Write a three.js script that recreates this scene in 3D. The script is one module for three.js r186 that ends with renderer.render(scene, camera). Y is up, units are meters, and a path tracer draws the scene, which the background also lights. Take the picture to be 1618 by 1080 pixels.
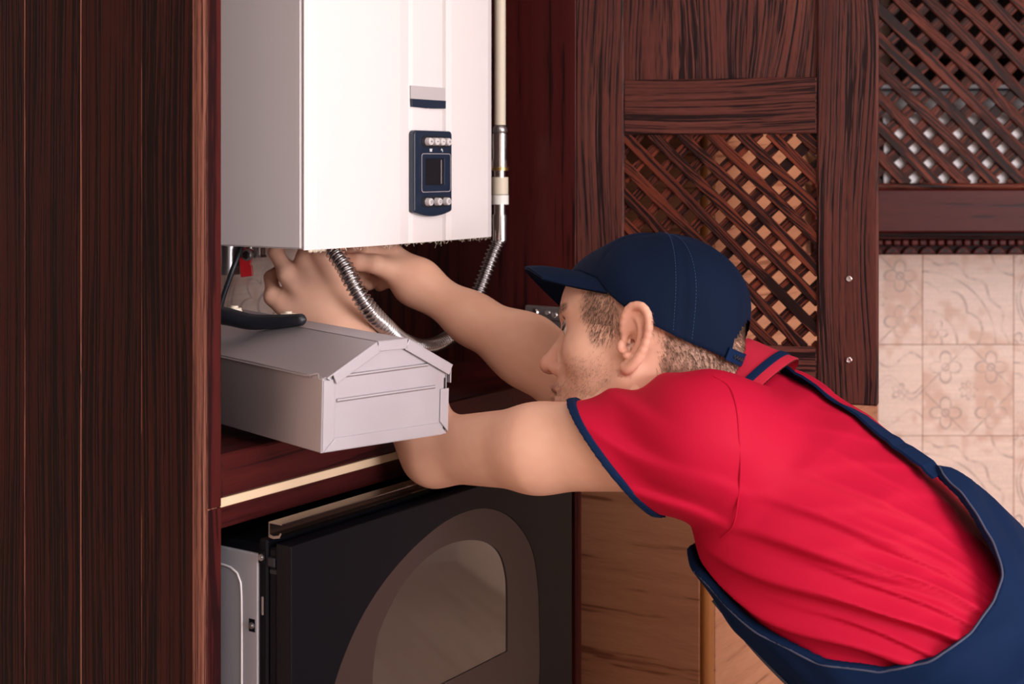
import * as THREE from 'three';
import { mergeGeometries } from 'three/addons/utils/BufferGeometryUtils.js';
import { RectAreaLightUniformsLib } from 'three/addons/lights/RectAreaLightUniformsLib.js';

/* ---------- camera, light, exposure ---------- */
const scene = new THREE.Scene();
const EYE = 1.40, FOCAL = 2250, CX = 809, CY = 260;            // eye height; lens measured on the 1618 x 1080 frame
const camera = new THREE.PerspectiveCamera(2 * Math.atan(540 / FOCAL) * 180 / Math.PI, 1618 / 1080, 0.05, 60);
camera.position.set(0, EYE, 0);
camera.setViewOffset(1618, 1080, 0, 540 - CY, 1618, 1080);     // shifted lens: level camera, low crop
camera.focus = 1.72; camera.userData.fStop = 5.6;
camera.updateProjectionMatrix();
scene.add(camera);
scene.background = new THREE.Color(0.75, 0.85, 1.0);
const renderer = new THREE.WebGLRenderer({ antialias: true });
renderer.toneMapping = THREE.LinearToneMapping;
renderer.toneMappingExposure = 1.18;
renderer.shadowMap.enabled = true;
RectAreaLightUniformsLib.init();
function areaLight(name, color, intensity, w, h, pos, target) {
  const l = new THREE.RectAreaLight(color, intensity, w, h);
  l.name = name; l.position.set(...pos); l.lookAt(...target); scene.add(l); return l;
}
// daylight of the wide window in the right wall, and fill from an added, unseen ceiling panel
areaLight('window_daylight', new THREE.Color(1.0, 0.955, 0.955), 11.2, 2.4, 1.45, [2.93, 1.62, 1.05], [0.2, 1.3, -1.6]);
areaLight('added_ceiling_fill', new THREE.Color(1.0, 0.93, 0.88), 4.2, 1.5, 0.8, [0.35, 2.535, 0.35], [0.35, 0, 0.35]);

/* ---------- helpers ---------- */
let seed = 7;
const rnd = () => { seed = (seed * 1664525 + 1013904223) >>> 0; return seed / 4294967296; };
const rr = (a, b) => a + (b - a) * rnd();
const V = (x, y, z) => new THREE.Vector3(x, y, z);
const clamp = (x, a, b) => Math.min(b, Math.max(a, x));
const sstep = (a, b, x) => { const t = clamp((x - a) / (b - a), 0, 1); return t * t * (3 - 2 * t); };
const at = (px, py, d) => V((px - CX) / FOCAL * d, EYE - (py - CY) / FOCAL * d, -d);   // a measured point of the photo at its distance
// the kitchen run stands turned 56 degrees: x along its front edge, z out into the room
const TURN = 56 * Math.PI / 180, RX = -0.2457, RZ = -1.733;
const runToWorld = (u, y, w) => V(RX + u * Math.cos(TURN) + w * Math.sin(TURN), y, RZ - u * Math.sin(TURN) + w * Math.cos(TURN));
const taken = {};
function numbered(n) { const k = taken[n] = (taken[n] ?? -1) + 1; return k ? n + '_' + String(k).padStart(3, '0') : n; }
const bases = new WeakMap();
function shadows(m) { m.castShadow = m.receiveShadow = true; return m; }
function thing(name, label, category, base = [0, 0, 0], inRun = false, group) {
  const o = new THREE.Group(); o.name = numbered(name); scene.add(o);
  if (inRun) { o.position.copy(runToWorld(...base)); o.rotation.y = TURN; } else o.position.set(...base);
  bases.set(o, base);
  o.userData = { label, category }; if (group) o.userData.group = group;
  return o;
}
function part(parent, name, geo, mat, label) {                  // geometry given in the parent's frame before its base was taken off
  const b = bases.get(parent);
  if (b) geo.translate(-b[0], -b[1], -b[2]);
  const m = shadows(new THREE.Mesh(geo, mat)); m.name = name; if (label) m.userData.label = label;
  parent.add(m); return m;
}
function struct(name, geo, mat, inRun = false) {
  const m = shadows(new THREE.Mesh(geo, mat)); m.name = numbered(name); m.userData.kind = 'structure'; scene.add(m);
  if (inRun) { m.position.copy(runToWorld(0, 0, 0)); m.rotation.y = TURN; }
  return m;
}
// bevelled box, 44 triangles, uv in metres with v along the grain
function cbox(x0, x1, y0, y1, z0, z1, c = 0.0015, grain = 'y', off = null) {
  const h = [(x1 - x0) / 2, (y1 - y0) / 2, (z1 - z0) / 2], m = [(x0 + x1) / 2, (y0 + y1) / 2, (z0 + z1) / 2];
  c = Math.min(c, h[0] * .9, h[1] * .9, h[2] * .9);
  const P = (s, a) => s.map((v, i) => v * (i === a ? h[i] : h[i] - c));
  const tris = [], quad = (a, b, d, e) => tris.push([a, b, d], [a, d, e]);
  for (let a = 0; a < 3; a++) {
    const b = (a + 1) % 3, d = (a + 2) % 3, S = (x, y, z) => { const s = [0, 0, 0]; s[a] = x; s[b] = y; s[d] = z; return s; };
    for (const s of [-1, 1]) {
      quad(P(S(s, -1, -1), a), P(S(s, 1, -1), a), P(S(s, 1, 1), a), P(S(s, -1, 1), a));
      for (const t of [-1, 1]) quad(P(S(s, t, -1), a), P(S(s, t, 1), a), P(S(s, t, 1), b), P(S(s, t, -1), b));
    }
  }
  for (const x of [-1, 1]) for (const y of [-1, 1]) for (const z of [-1, 1]) tris.push([P([x, y, z], 0), P([x, y, z], 1), P([x, y, z], 2)]);
  const pos = [], nor = [], uv = [], G = 'xyz'.indexOf(grain), o = off ?? [rnd() * 3, rnd() * 3];
  for (const t of tris) {
    const A = V(...t[0]), B = V(...t[1]), D = V(...t[2]), n = B.clone().sub(A).cross(D.clone().sub(A)).normalize();
    if (n.dot(A.clone().add(B).add(D)) < 0) { n.negate(); [t[1], t[2]] = [t[2], t[1]]; }
    const na = [Math.abs(n.x), Math.abs(n.y), Math.abs(n.z)], dom = na.indexOf(Math.max(...na));
    let ua, va;
    if (dom === G) { ua = (G + 1) % 3; va = (G + 2) % 3; } else { va = G; ua = 3 - G - dom; }
    for (const p of t) { const q = p.map((v, i) => v + m[i]); pos.push(...q); nor.push(n.x, n.y, n.z); uv.push(q[ua] + o[0], (dom === G ? q[va] * .2 : q[va]) + o[1]); }
  }
  return geoOf(pos, nor, uv);
}
function geoOf(pos, nor, uv, idx, col) {
  const g = new THREE.BufferGeometry();
  g.setAttribute('position', new THREE.Float32BufferAttribute(pos, 3));
  if (nor) g.setAttribute('normal', new THREE.Float32BufferAttribute(nor, 3));
  g.setAttribute('uv', new THREE.Float32BufferAttribute(uv ?? new Float32Array(pos.length / 3 * 2), 2));
  if (idx) g.setIndex(idx);
  if (col) g.setAttribute('color', new THREE.Float32BufferAttribute(col, 3));
  if (!nor) g.computeVertexNormals();
  return g;
}
function merge(list) {
  const l = list.map((g) => { const q = g.index ? g.toNonIndexed() : g; for (const k of Object.keys(q.attributes)) if (!['position', 'normal', 'uv'].includes(k)) q.deleteAttribute(k); return q; });
  return mergeGeometries(l);
}
// tube through points with a radius that may vary along it
function tube(points, radius, seg = 40, rad = 10, closed = false) {
  const curve = new THREE.CatmullRomCurve3(points.map((p) => (p.isVector3 ? p : V(...p))), closed, 'centripetal');
  const fr = curve.computeFrenetFrames(seg, closed), pos = [], nor = [], uv = [], idx = [];
  for (let i = 0; i <= seg; i++) {
    const t = i / seg, c = curve.getPointAt(t), r = typeof radius === 'function' ? radius(t) : radius;
    for (let j = 0; j <= rad; j++) {
      const a = j / rad * Math.PI * 2, n = fr.normals[i].clone().multiplyScalar(Math.cos(a)).addScaledVector(fr.binormals[i], Math.sin(a));
      pos.push(c.x + n.x * r, c.y + n.y * r, c.z + n.z * r); nor.push(n.x, n.y, n.z); uv.push(j / rad, t);
      if (i < seg && j < rad) { const q = i * (rad + 1) + j; idx.push(q, q + 1, q + rad + 1, q + 1, q + rad + 2, q + rad + 1); }
    }
  }
  if (!closed) for (const e of [0, seg]) {
    const c = curve.getPointAt(e / seg), t = curve.getTangentAt(e / seg).multiplyScalar(e ? 1 : -1), k = pos.length / 3, b = e * (rad + 1);
    pos.push(c.x, c.y, c.z); nor.push(t.x, t.y, t.z); uv.push(0, 0);
    for (let j = 0; j <= rad; j++) { pos.push(...pos.slice((b + j) * 3, (b + j) * 3 + 3)); nor.push(t.x, t.y, t.z); uv.push(0, 0); if (j < rad) e ? idx.push(k, k + 1 + j, k + 2 + j) : idx.push(k, k + 2 + j, k + 1 + j); }
  }
  const g = geoOf(pos, nor, uv, idx);
  return typeof radius === 'function' ? (g.computeVertexNormals(), g) : g;
}
function cyl(r0, r1, h, seg, axis, x, y, z) {                   // cylinder centred at a point along an axis
  const g = new THREE.CylinderGeometry(r1, r0, h, seg);
  if (axis === 'x') g.rotateZ(-Math.PI / 2); if (axis === 'z') g.rotateX(Math.PI / 2);
  return g.translate(x, y, z);
}
function extrude(shape, depth, bevel = 0, curveSegments = 24) {
  return new THREE.ExtrudeGeometry(shape, { depth, bevelEnabled: bevel > 0, bevelSize: bevel, bevelThickness: bevel, bevelOffset: -bevel, bevelSegments: 2, curveSegments });
}
const shapeOf = (pts) => new THREE.Shape(pts.map((p) => new THREE.Vector2(...p)));
function rrect(x0, x1, y0, y1, r) {
  const s = new THREE.Shape();
  s.moveTo(x0 + r, y0); s.lineTo(x1 - r, y0); s.absarc(x1 - r, y0 + r, r, -Math.PI / 2, 0); s.lineTo(x1, y1 - r); s.absarc(x1 - r, y1 - r, r, 0, Math.PI / 2);
  s.lineTo(x0 + r, y1); s.absarc(x0 + r, y1 - r, r, Math.PI / 2, Math.PI); s.lineTo(x0, y0 + r); s.absarc(x0 + r, y0 + r, r, Math.PI, Math.PI * 1.5);
  return s;
}

/* ---------- procedural textures ---------- */
const HASH = new Float32Array(65536).map(() => rnd());
const hash = (x, y, s) => HASH[((x * 374761 + y * 668265 + s * 9781) >>> 0) % 65521];
function pnoise(x, y, px, py, s) {                              // periodic value noise
  const xi = Math.floor(x), yi = Math.floor(y), fx = x - xi, fy = y - yi, a = fx * fx * (3 - 2 * fx), b = fy * fy * (3 - 2 * fy);
  const X0 = ((xi % px) + px) % px, X1 = (X0 + 1) % px, Y0 = ((yi % py) + py) % py, Y1 = (Y0 + 1) % py;
  return (hash(X0, Y0, s) * (1 - a) + hash(X1, Y0, s) * a) * (1 - b) + (hash(X0, Y1, s) * (1 - a) + hash(X1, Y1, s) * a) * b;
}
function dataTex(n, m, fn, srgb) {
  const d = new Uint8Array(n * m * 4);
  for (let y = 0; y < m; y++) for (let x = 0; x < n; x++) { const c = fn(x / n, y / m), k = (y * n + x) * 4; d[k] = clamp(c[0], 0, 255); d[k + 1] = clamp(c[1], 0, 255); d[k + 2] = clamp(c[2], 0, 255); d[k + 3] = 255; }
  const t = new THREE.DataTexture(d, n, m); t.wrapS = t.wrapT = THREE.RepeatWrapping; t.magFilter = t.minFilter = THREE.LinearFilter;
  if (srgb) t.colorSpace = THREE.SRGBColorSpace; t.needsUpdate = true; return t;
}
// wood grain: v along the fibres; growth bands, fine fibres and dark open pores
function wood(o) {
  const N = 1024, H = new Float32Array(N * N), S = o.seed;
  const map = dataTex(N, N, (u, v) => {
    const warp = (pnoise(u * 3, v * 2, 3, 2, S) - .5) * o.warp + (pnoise(u * 7, v * 5, 7, 5, S + 1) - .5) * o.warp * .3, w = u + warp;
    const band = pnoise(w * o.bands, v * 2, o.bands, 2, S + 2), big = pnoise(u * 3, v * 2, 3, 2, S + 8);
    const a = pnoise(w * o.fine, v * 3, o.fine, 3, S + 3), b = pnoise(w * o.fine * 2, v * 7, o.fine * 2, 7, S + 4), c = pnoise(w * o.fine * 4, v * 30, o.fine * 4, 30, S + 5), d = pnoise(u * 500, v * 60, 500, 60, S + 6);
    const line = .42 * a + .33 * b + .25 * c, pore = sstep(o.pore, o.pore + .16, line + .22 * (band - .5)) * (.65 + .35 * d);
    const t = clamp(.45 * band + .3 * (1 - a) + .25 * d + .5 * (big - .5), 0, 1);
    const x = Math.min(N - 1, Math.floor(u * N)), y = Math.min(N - 1, Math.floor(v * N));
    H[y * N + x] = 210 - 150 * pore + 30 * d;
    return [0, 1, 2].map((i) => (o.dark[i] + (o.light[i] - o.dark[i]) * t) * (1 - pore) + o.poreColor[i] * pore);
  }, true);
  const bump = dataTex(N, N, (u, v) => { const h = H[Math.min(N - 1, Math.round(v * N)) * N + Math.min(N - 1, Math.round(u * N))]; return [h, h, h]; });
  for (const t of [map, bump]) t.repeat.set(1 / o.across, 1 / o.along);
  return new THREE.MeshPhysicalMaterial({ map, bumpMap: bump, bumpScale: o.bumpScale, roughness: o.rough, specularIntensity: o.spec ?? .4 });
}
const wenge = wood({ seed: 11, bands: 9, fine: 128, warp: .12, pore: .465, dark: [60, 28, 26], light: [114, 64, 54], poreColor: [20, 9, 12], across: .34, along: .7, bumpScale: .0006, rough: .45, spec: .35 });
const wengeDark = wood({ seed: 31, bands: 8, fine: 128, warp: .04, pore: .44, dark: [29, 10, 12], light: [70, 28, 21], poreColor: [13, 5, 8], across: .30, along: .9, bumpScale: .0007, rough: .5, spec: .16 });
const redVeneer = wood({ seed: 51, bands: 4, fine: 60, warp: .10, pore: .55, dark: [52, 16, 18], light: [86, 32, 28], poreColor: [32, 11, 14], across: .5, along: 1.2, bumpScale: .0002, rough: .4, spec: .27 });
const slatWood = wood({ seed: 71, bands: 5, fine: 84, warp: .12, pore: .45, dark: [46, 18, 17], light: [118, 54, 36], poreColor: [18, 8, 10], across: .2, along: .45, bumpScale: .0005, rough: .5, spec: .3 });
const oak = wood({ seed: 91, bands: 4, fine: 64, warp: .06, pore: .58, dark: [160, 102, 74], light: [206, 150, 116], poreColor: [122, 72, 50], across: .5, along: 1.0, bumpScale: .0003, rough: .45 });
const wornLitWood = wood({ seed: 131, bands: 6, fine: 70, warp: .03, pore: .46, dark: [96, 54, 46], light: [172, 118, 98], poreColor: [50, 24, 22], across: .12, along: .5, bumpScale: .0004, rough: .5 });  // paler wood: worn edges, and edge highlights put into the colour
const floorWood = wood({ seed: 151, bands: 5, fine: 70, warp: .06, pore: .6, dark: [176, 150, 134], light: [216, 194, 178], poreColor: [150, 122, 106], across: .6, along: 1.2, bumpScale: .0002, rough: .4 });
const std = (color, roughness, metalness = 0, extra = {}) => new THREE.MeshPhysicalMaterial({ color, roughness, metalness, ...extra });
const M = {
  white: std('#f1eaec', .22, 0, { clearcoat: .5, clearcoatRoughness: .1 }), boilerSide: std('#e6e0e4', .3, 0),
  navy: std('#16263c', .3, 0, { clearcoat: .4 }), screen: std('#1d1c22', .12, 0), button: std('#d8d2d4', .35), mark: std('#e8e8ee', .5), markDark: std('#3a3d48', .5),
  labelGrey: std('#c3bcbf', .3), seam: std('#b9adb1', .6),
  steel: std('#a9a6a8', .3, .9), sheet: dataSheet('#b9b5bc'), chrome: std('#cfcaca', .14, 1), hose: std('#b3b0b2', .22, 1),
  black: std('#07080f', .42, 0, { specularIntensity: .3 }), blackPlastic: std('#14171f', .45), blackMetal: std('#090a11', .4, 0, { specularIntensity: .3 }),
  bronzeGlass: std('#3a2c2a', .3, 0, { specularIntensity: .5 }), cream: std('#e8c9a8', .55), redPlastic: std('#b3121e', .4), brass: std('#b99a64', .3, .9),
  oldPlastic: std('#dccfbc', .5), plaster: std('#e3dbd6', .9), ceiling: std('#efeae4', .9), floor: std('#b98f6b', .5),
  frame: std('#efece8', .5), glass: std('#ffffff', .02, 0, { transmission: 1, thickness: 0 }),
  orangeEdge: std('#a2622c', .4), grout: std('#d6bcab', .9), whiteBack: std('#e4e0e6', .6), darkBox: std('#1b1c26', .6),
  fillGlow: std('#ffffff', .5, 0, { emissive: new THREE.Color(1, .95, .9), emissiveIntensity: 1.2 }),
};
function dataSheet(c) {
  const t = dataTex(256, 256, (u, v) => { const k = 215 + 26 * (pnoise(u * 8, v * 8, 8, 8, 3) - .5) + 16 * (pnoise(u * 60, v * 60, 60, 60, 4) - .5); return [k, k, k]; });
  t.repeat.set(4, 4);
  return std(c, .56, .8, { roughnessMap: t });
}
// printed patchwork tiles: faded ornament on a beige ground
function tilePrint(kind, s) {
  const n = 256, ring = (r, c, w) => sstep(w, w * .3, Math.abs(r - c));
  const petals = (X, Y, k, r0, r1) => { const R = Math.hypot(X, Y), A = Math.atan2(Y, X); return Math.max(ring(R, r0 + r1 * Math.abs(Math.cos(k * A / 2)), .022), ring(R, r0 * .55, .018)); };
  const t = dataTex(n, n, (u, v) => {
    const X = u - .5, Y = v - .5, R = Math.hypot(X, Y), A = Math.atan2(Y, X), q = Math.hypot(u, v), aq = Math.atan2(v, u);
    let o = 0;
    if (kind === 0) o = Math.max(petals(X, Y, 8, .20, .12), ring(R, .43, .02), ring(R, .47, .014), petals(Math.abs(X) - .5, Math.abs(Y) - .5, 6, .08, .06));
    if (kind === 1) o = Math.max(ring(q, .92 + .03 * Math.cos(16 * aq), .024), ring(q, .80, .016), ring(q, .60 + .08 * Math.abs(Math.sin(5 * aq)), .022), ring(q, .38, .02), petals(u - .12, v - .12, 6, .08, .07), ring(Math.hypot(1 - u, 1 - v), .24, .02));
    if (kind === 2) o = Math.max(petals(Math.abs(X) - .25, Math.abs(Y) - .25, 4, .07, .10), ring(Math.abs(X) + Math.abs(Y), .5, .018), petals(X, Y, 8, .05, .05));
    if (kind === 3) { const w = .10 * Math.sin(u * 12.566); o = Math.max(ring(Y, w, .028), ring(Y - .06, w, .018), ring(Y - .33, -w * .8, .024), ring(Y + .30, -w * .8, .024), petals((u * 2 % 1) * .5 - .25, Y + .02, 5, .04, .05)); }
    const fade = sstep(.30, .70, pnoise(u * 5, v * 5, 5, 5, s) * .6 + pnoise(u * 23, v * 23, 23, 23, s + 1) * .4);
    const stain = sstep(.50, .80, pnoise(u * 3, v * 3, 3, 3, s + 2) * .6 + pnoise(u * 11, v * 11, 11, 11, s + 3) * .4);
    const streak = pnoise(u * 3, v * 60, 3, 60, s + 4) - .5;
    const g = pnoise(u * 60, v * 60, 60, 60, s + 5) - .5, k = o * (.2 + .8 * fade) * .8;
    const base = [232 + 10 * g + 14 * streak, 206 + 10 * g + 13 * streak, 194 + 10 * g + 12 * streak], ink = [178, 152, 144], rust = [202, 156, 134];
    return [0, 1, 2].map((i) => { const b = base[i] + (rust[i] - base[i]) * stain * .55; return b + (ink[i] - b) * k; });
  }, true);
  return new THREE.MeshStandardMaterial({ map: t, roughness: .38 });
}
const tiles = [0, 1, 2, 3, 4, 1].map((k, i) => tilePrint(k, 100 + i * 10));
const TILE = .1837;
function addTiles(wall, x0, cols, y0, rows, z, depth, pick) {
  const g = cbox(-TILE / 2 + .0004, TILE / 2 - .0004, -TILE / 2 + .0004, TILE / 2 - .0004, -depth, 0, .0007, 'y', [0, 0]);
  const p = g.attributes.position, uv = g.attributes.uv;
  for (let i = 0; i < p.count; i++) uv.setXY(i, p.getX(i) / TILE + .5, p.getY(i) / TILE + .5);
  for (let r = 0; r < rows; r++) for (let c = 0; c < cols; c++) {
    const m = shadows(new THREE.Mesh(g, tiles[pick(r, c)])); m.name = 'tile'; m.position.set(x0 + (c + .5) * TILE, y0 + (r + .5) * TILE, z + (hash(r, c, 5) - .5) * .0006);
    wall.add(m);
  }
}

/* ---------- the room ---------- */
const floor = struct('floor', cbox(-4.3, 3.2, -.1, 0, -3.2, 2.8, .001, 'x'), floorWood);
const ceiling = struct('ceiling', cbox(-4.3, 3.2, 2.6, 2.7, -3.2, 2.8, .001, 'x'), M.ceiling);
const wallLeft = struct('wall_left', cbox(-6.3, 1.22, 0, 2.6, -.53, -.412, .001, 'x'), M.grout, true);
addTiles(wallLeft, -.30, 5, 1.0868, 3, -.4, .012, (r, c) => (r === 0 ? [3, 1, 2, 0, 3][c] : 4));
const wallBack = struct('wall_back', cbox(-.1, 3.12, 0, 2.6, -3.0, -2.882, .001, 'x'), M.grout);
addTiles(wallBack, .46, 8, .854 - 4 * TILE, 6, -2.87, .012, (r, c) => (r * 2 + c * 3 + (r & 1)) % 4);
addTiles(wallBack, 1.9288, 5, .854 - 4 * TILE, 6, -2.87, .012, (r, c) => (r * 3 + c) % 4);
const trim1 = struct('trim_1', cbox(.46, 2.66, .854 + 2 * TILE, .854 + 2 * TILE + .012, -2.882, -2.862, .003, 'x'), M.cream);
const upperStrip = struct('wall_back', cbox(.46, 2.66, .854 + 2 * TILE + .012, 1.32, -2.8815, -2.87, .001, 'x'), tiles[4]);
const wallFront = struct('wall_front', cbox(-4.2, 3.12, 0, 2.6, 2.5, 2.62, .001, 'x'), M.plaster);
// right wall with a window opening
const WZ0 = -.2, WZ1 = 2.3, WY0 = .88, WY1 = 2.36;
struct('wall_right', merge([cbox(3.0, 3.12, 0, WY0, -3.0, 2.62), cbox(3.0, 3.12, WY1, 2.6, -3.0, 2.62), cbox(3.0, 3.12, WY0, WY1, -3.0, WZ0), cbox(3.0, 3.12, WY0, WY1, WZ1, 2.62)]), M.plaster);
const window1 = struct('window_1', merge([cbox(3.0, 3.06, WY0, WY0 + .05, WZ0, WZ1, .004), cbox(3.0, 3.06, WY1 - .05, WY1, WZ0, WZ1, .004), cbox(3.0, 3.06, WY0, WY1, WZ0, WZ0 + .05, .004), cbox(3.0, 3.06, WY0, WY1, WZ1 - .05, WZ1, .004), cbox(3.0, 3.06, WY0, WY1, 1.025, 1.075, .004)]), M.frame);
for (const [a, b] of [[WZ0 + .05, 1.025], [1.075, WZ1 - .05]]) part(window1, 'pane', cbox(3.028, 3.034, WY0 + .05, WY1 - .05, a, b, .0005), M.glass);
{
  const t = thing('added_ceiling_panel', 'added flat white ceiling panel, an unseen fill light above the work space', 'added ceiling light', [.35, 2.545, .35]);  // panel added out of view as fill light
  part(t, 'frame', merge([cbox(-.42, 1.12, 2.545, 2.6, -.07, -.03), cbox(-.42, 1.12, 2.545, 2.6, .73, .77), cbox(-.42, -.38, 2.545, 2.6, -.03, .73), cbox(1.08, 1.12, 2.545, 2.6, -.03, .73)]), M.frame);
  part(t, 'diffuser', cbox(-.38, 1.08, 2.555, 2.6, -.03, .73), M.fillGlow);
}
/* ---------- boiler cupboard (run frame) ---------- */
const cup = thing('boiler_cupboard', 'dark wenge cupboard around the white boiler with open lattice door', 'cupboard', [.17, 0, -.2], true);
// near end panel: upright planks, a wider stile and a rounded front moulding
{
  const e = [-.56, -.4604, -.3598, -.2592, -.1574, -.0549];
  for (let i = 0; i + 1 < e.length; i++) part(cup, 'plank', cbox(-.2160, -.2015, .02, 2.35, e[i] + .0008, e[i + 1] - .0008, .0012, 'y'), wengeDark);
  part(cup, 'stile', cbox(-.2175, -.2015, .02, 2.35, -.0541, .0275, .0015, 'y'), wengeDark);
  const s = new THREE.Shape(); s.moveTo(-.2015, .028); s.lineTo(-.2185, .028); s.bezierCurveTo(-.2205, .034, -.2205, .041, -.217, .046); s.lineTo(-.2158, .0485); s.lineTo(-.2015, .0485); s.closePath();
  const g = extrude(s, 2.33, 0); g.rotateX(Math.PI / 2); g.translate(0, 2.35, 0);           // shape y becomes z
  part(cup, 'moulding', woodUV(g), wornLitWood);  // lit tone of the moulding painted with the paler wood
  for (const w of [e[3], e[4], e[5]]) part(cup, 'worn_lit_edge', cbox(-.2166, -.2100, .02, 2.35, w - .0007, w + .0007, .0003, 'y'), wornLitWood, 'worn pale edge between planks with the groove highlight in its colour');  // pale strips: wear plus the groove highlights painted in
  part(cup, 'front_edge', cbox(-.2158, -.1972, 1.0305, 2.35, .0465, .05, .0008, 'y'), redVeneer);
  part(cup, 'front_edge', cbox(-.2158, -.1972, .02, 1.0293, .0465, .05, .0008, 'y'), redVeneer);
  part(cup, 'side_board', cbox(-.2013, -.1972, .02, 2.35, -.395, .0463, .0005, 'y'), redVeneer);
}
function woodUV(g) {
  const q = g.index ? g.toNonIndexed() : g, p = q.attributes.position, uv = new Float32Array(p.count * 2);
  for (let i = 0; i < p.count; i++) { uv[2 * i] = p.getX(i) + p.getZ(i); uv[2 * i + 1] = p.getY(i); }
  q.setAttribute('uv', new THREE.BufferAttribute(uv, 2)); return q;
}
part(cup, 'side_board', cbox(.537, .5545, .02, 2.35, -.395, .05, .001, 'y'), redVeneer);
part(cup, 'top_board', cbox(-.2013, .5545, 2.35, 2.37, -.395, .05, .001, 'x'), redVeneer);
part(cup, 'shelf', cbox(-.197, .537, .60, .62, -.395, .045, .001, 'x'), redVeneer);
part(cup, 'plinth', cbox(-.197, .537, .02, .60, .0, .018, .001, 'x'), wengeDark);
part(cup, 'edge_strip', cbox(-.197, .537, 1.0285, 1.0385, .02, .049, .0008, 'x'), M.cream, 'cream edge strip under the worktop');
part(cup, 'rail', cbox(-.197, .537, 1.006, 1.0280, .015, .0495, .001, 'x'), redVeneer);
// open lattice door, hinged at the far side board
{
  const door = new THREE.Group(); door.name = 'door'; door.userData.label = 'open wenge door with carved lattice panel';
  const a = 16.5 * Math.PI / 180, hx = .0965, hz = -2.15;
  const inv = new THREE.Matrix4().makeRotationY(-TURN), bw = cup.position;
  const lp = V(hx - bw.x, 0, hz - bw.z).applyMatrix4(inv);
  door.position.copy(lp); door.rotation.y = -a - TURN; cup.add(door);
  const add = (n, g, m) => { const q = shadows(new THREE.Mesh(g, m)); q.name = n; door.add(q); return q; };
  const Y0 = 1.0564, Y1 = 2.12;
  add('stile', cbox(0, .0731, Y0, Y1, -.022, 0, .002, 'y'), wenge);
  add('stile', cbox(.3565, .4425, Y0, Y1, -.022, 0, .003, 'y'), wenge);
  add('rail', cbox(.0731, .3565, Y0, 1.137, -.0215, -.0012, .0018, 'x'), wenge);
  add('rail', cbox(.0731, .3565, 1.4446, 1.5263, -.0215, -.0012, .0018, 'x'), wenge);
  add('rail', cbox(.0731, .3565, 2.04, Y1, -.0215, -.0012, .0018, 'x'), wenge);
  const pe = [.0731, .184, .2545, .3565];
  for (let i = 0; i < 3; i++) add('panel_board', cbox(pe[i], pe[i + 1], 1.5263, 2.04, -.016, -.008 - (i === 1 ? .0003 : 0), .0004, 'y'), wenge);
  lattice(door, .0731, .3565, 1.137, 1.4446, -.0045, .0309, .0158, slatWood);
  for (const y of [1.237, 1.121]) screw(door, .402, y, .0005, .0042);
}
function lattice(parent, x0, x1, y0, y1, zf, pitch, width, mat) {   // front layer falls to the right, back layer rises to the right
  const cx = (x0 + x1) / 2, cy = (y0 + y1) / 2, hw = (x1 - x0) / 2 + .004, hh = (y1 - y0) / 2 + .004, k = Math.SQRT1_2;
  const shared = {};
  for (const [layer, sx, sy] of [[0, 1, -1], [1, 1, 1]]) {
    const reach = Math.ceil((hw + hh) * k / pitch);
    for (let i = -reach; i <= reach; i++) {
      const o = (i + .25) * pitch, ox = -sy * k * o, oy = sx * k * o; // point nearest the middle on this slat's axis
      let t0 = -9, t1 = 9;
      for (const [p, d, h] of [[ox, sx * k, hw], [oy, sy * k, hh]]) { const a = (-h - p) / d, b = (h - p) / d; t0 = Math.max(t0, Math.min(a, b)); t1 = Math.min(t1, Math.max(a, b)); }
      if (t1 - t0 < .012) continue;
      const L = Math.round((t1 - t0) * 100) / 100, v = (i & 1), key = L + '_' + v;
      const g = shared[key] ??= cbox(-L / 2, L / 2, -width / 2, width / 2, -.0055, 0, .0012, 'x');
      const m = shadows(new THREE.Mesh(g, mat)); m.name = 'slat';
      const tm = (t0 + t1) / 2; m.position.set(cx + ox + sx * k * tm, cy + oy + sy * k * tm, zf - layer * .0052); m.rotation.z = Math.atan2(sy, sx);
      parent.add(m);
    }
  }
}
function screw(parent, x, y, z, r) {
  const s = new THREE.Shape(); s.absarc(0, 0, r, 0, Math.PI * 2);
  const h = new THREE.Path(), b = r * .14, c = r * .55;
  h.moveTo(-b, c); for (const [px, py] of [[b, c], [b, b], [c, b], [c, -b], [b, -b], [b, -c], [-b, -c], [-b, -b], [-c, -b], [-c, b], [-b, b]]) h.lineTo(px, py); h.closePath(); s.holes.push(h);
  const g = extrude(s, r * .3, r * .18, 12), base = new THREE.CircleGeometry(r * .8, 12).translate(0, 0, r * .05).toNonIndexed();
  const m = shadows(new THREE.Mesh(merge([g, base]), M.chrome)); m.name = 'screw'; m.position.set(x, y, z); m.rotation.z = .5; parent.add(m); return m;
}
// hinge plate on the inside of the far board
{
  const g = merge([cbox(.528, .5368, 1.163, 1.184, -.036, .03, .0015), cbox(.5315, .5368, 1.140, 1.1635, -.016, .034, .0012)]);
  const h = part(cup, 'hinge', g, M.steel, 'grey steel concealed hinge with screws');
  for (const [w, y, r] of [[-.018, 1.1735, .0068], [.006, 1.1745, .0045], [.018, 1.172, .0052], [.02, 1.15, .0045]]) {
    const s = shadows(new THREE.Mesh(merge([cyl(r, r * .8, .002, 16, 'x', 0, 0, 0), cyl(r * .55, r * .3, .002, 6, 'x', -.0016, 0, 0)]), M.chrome)); s.name = 'screw';
    const b = bases.get(cup); s.rotation.y = Math.PI; s.position.set(.527 - (y < 1.16 ? -.0035 : 0) - b[0], y - b[1], w - b[2]); h.add(s);
  }
}
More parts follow.
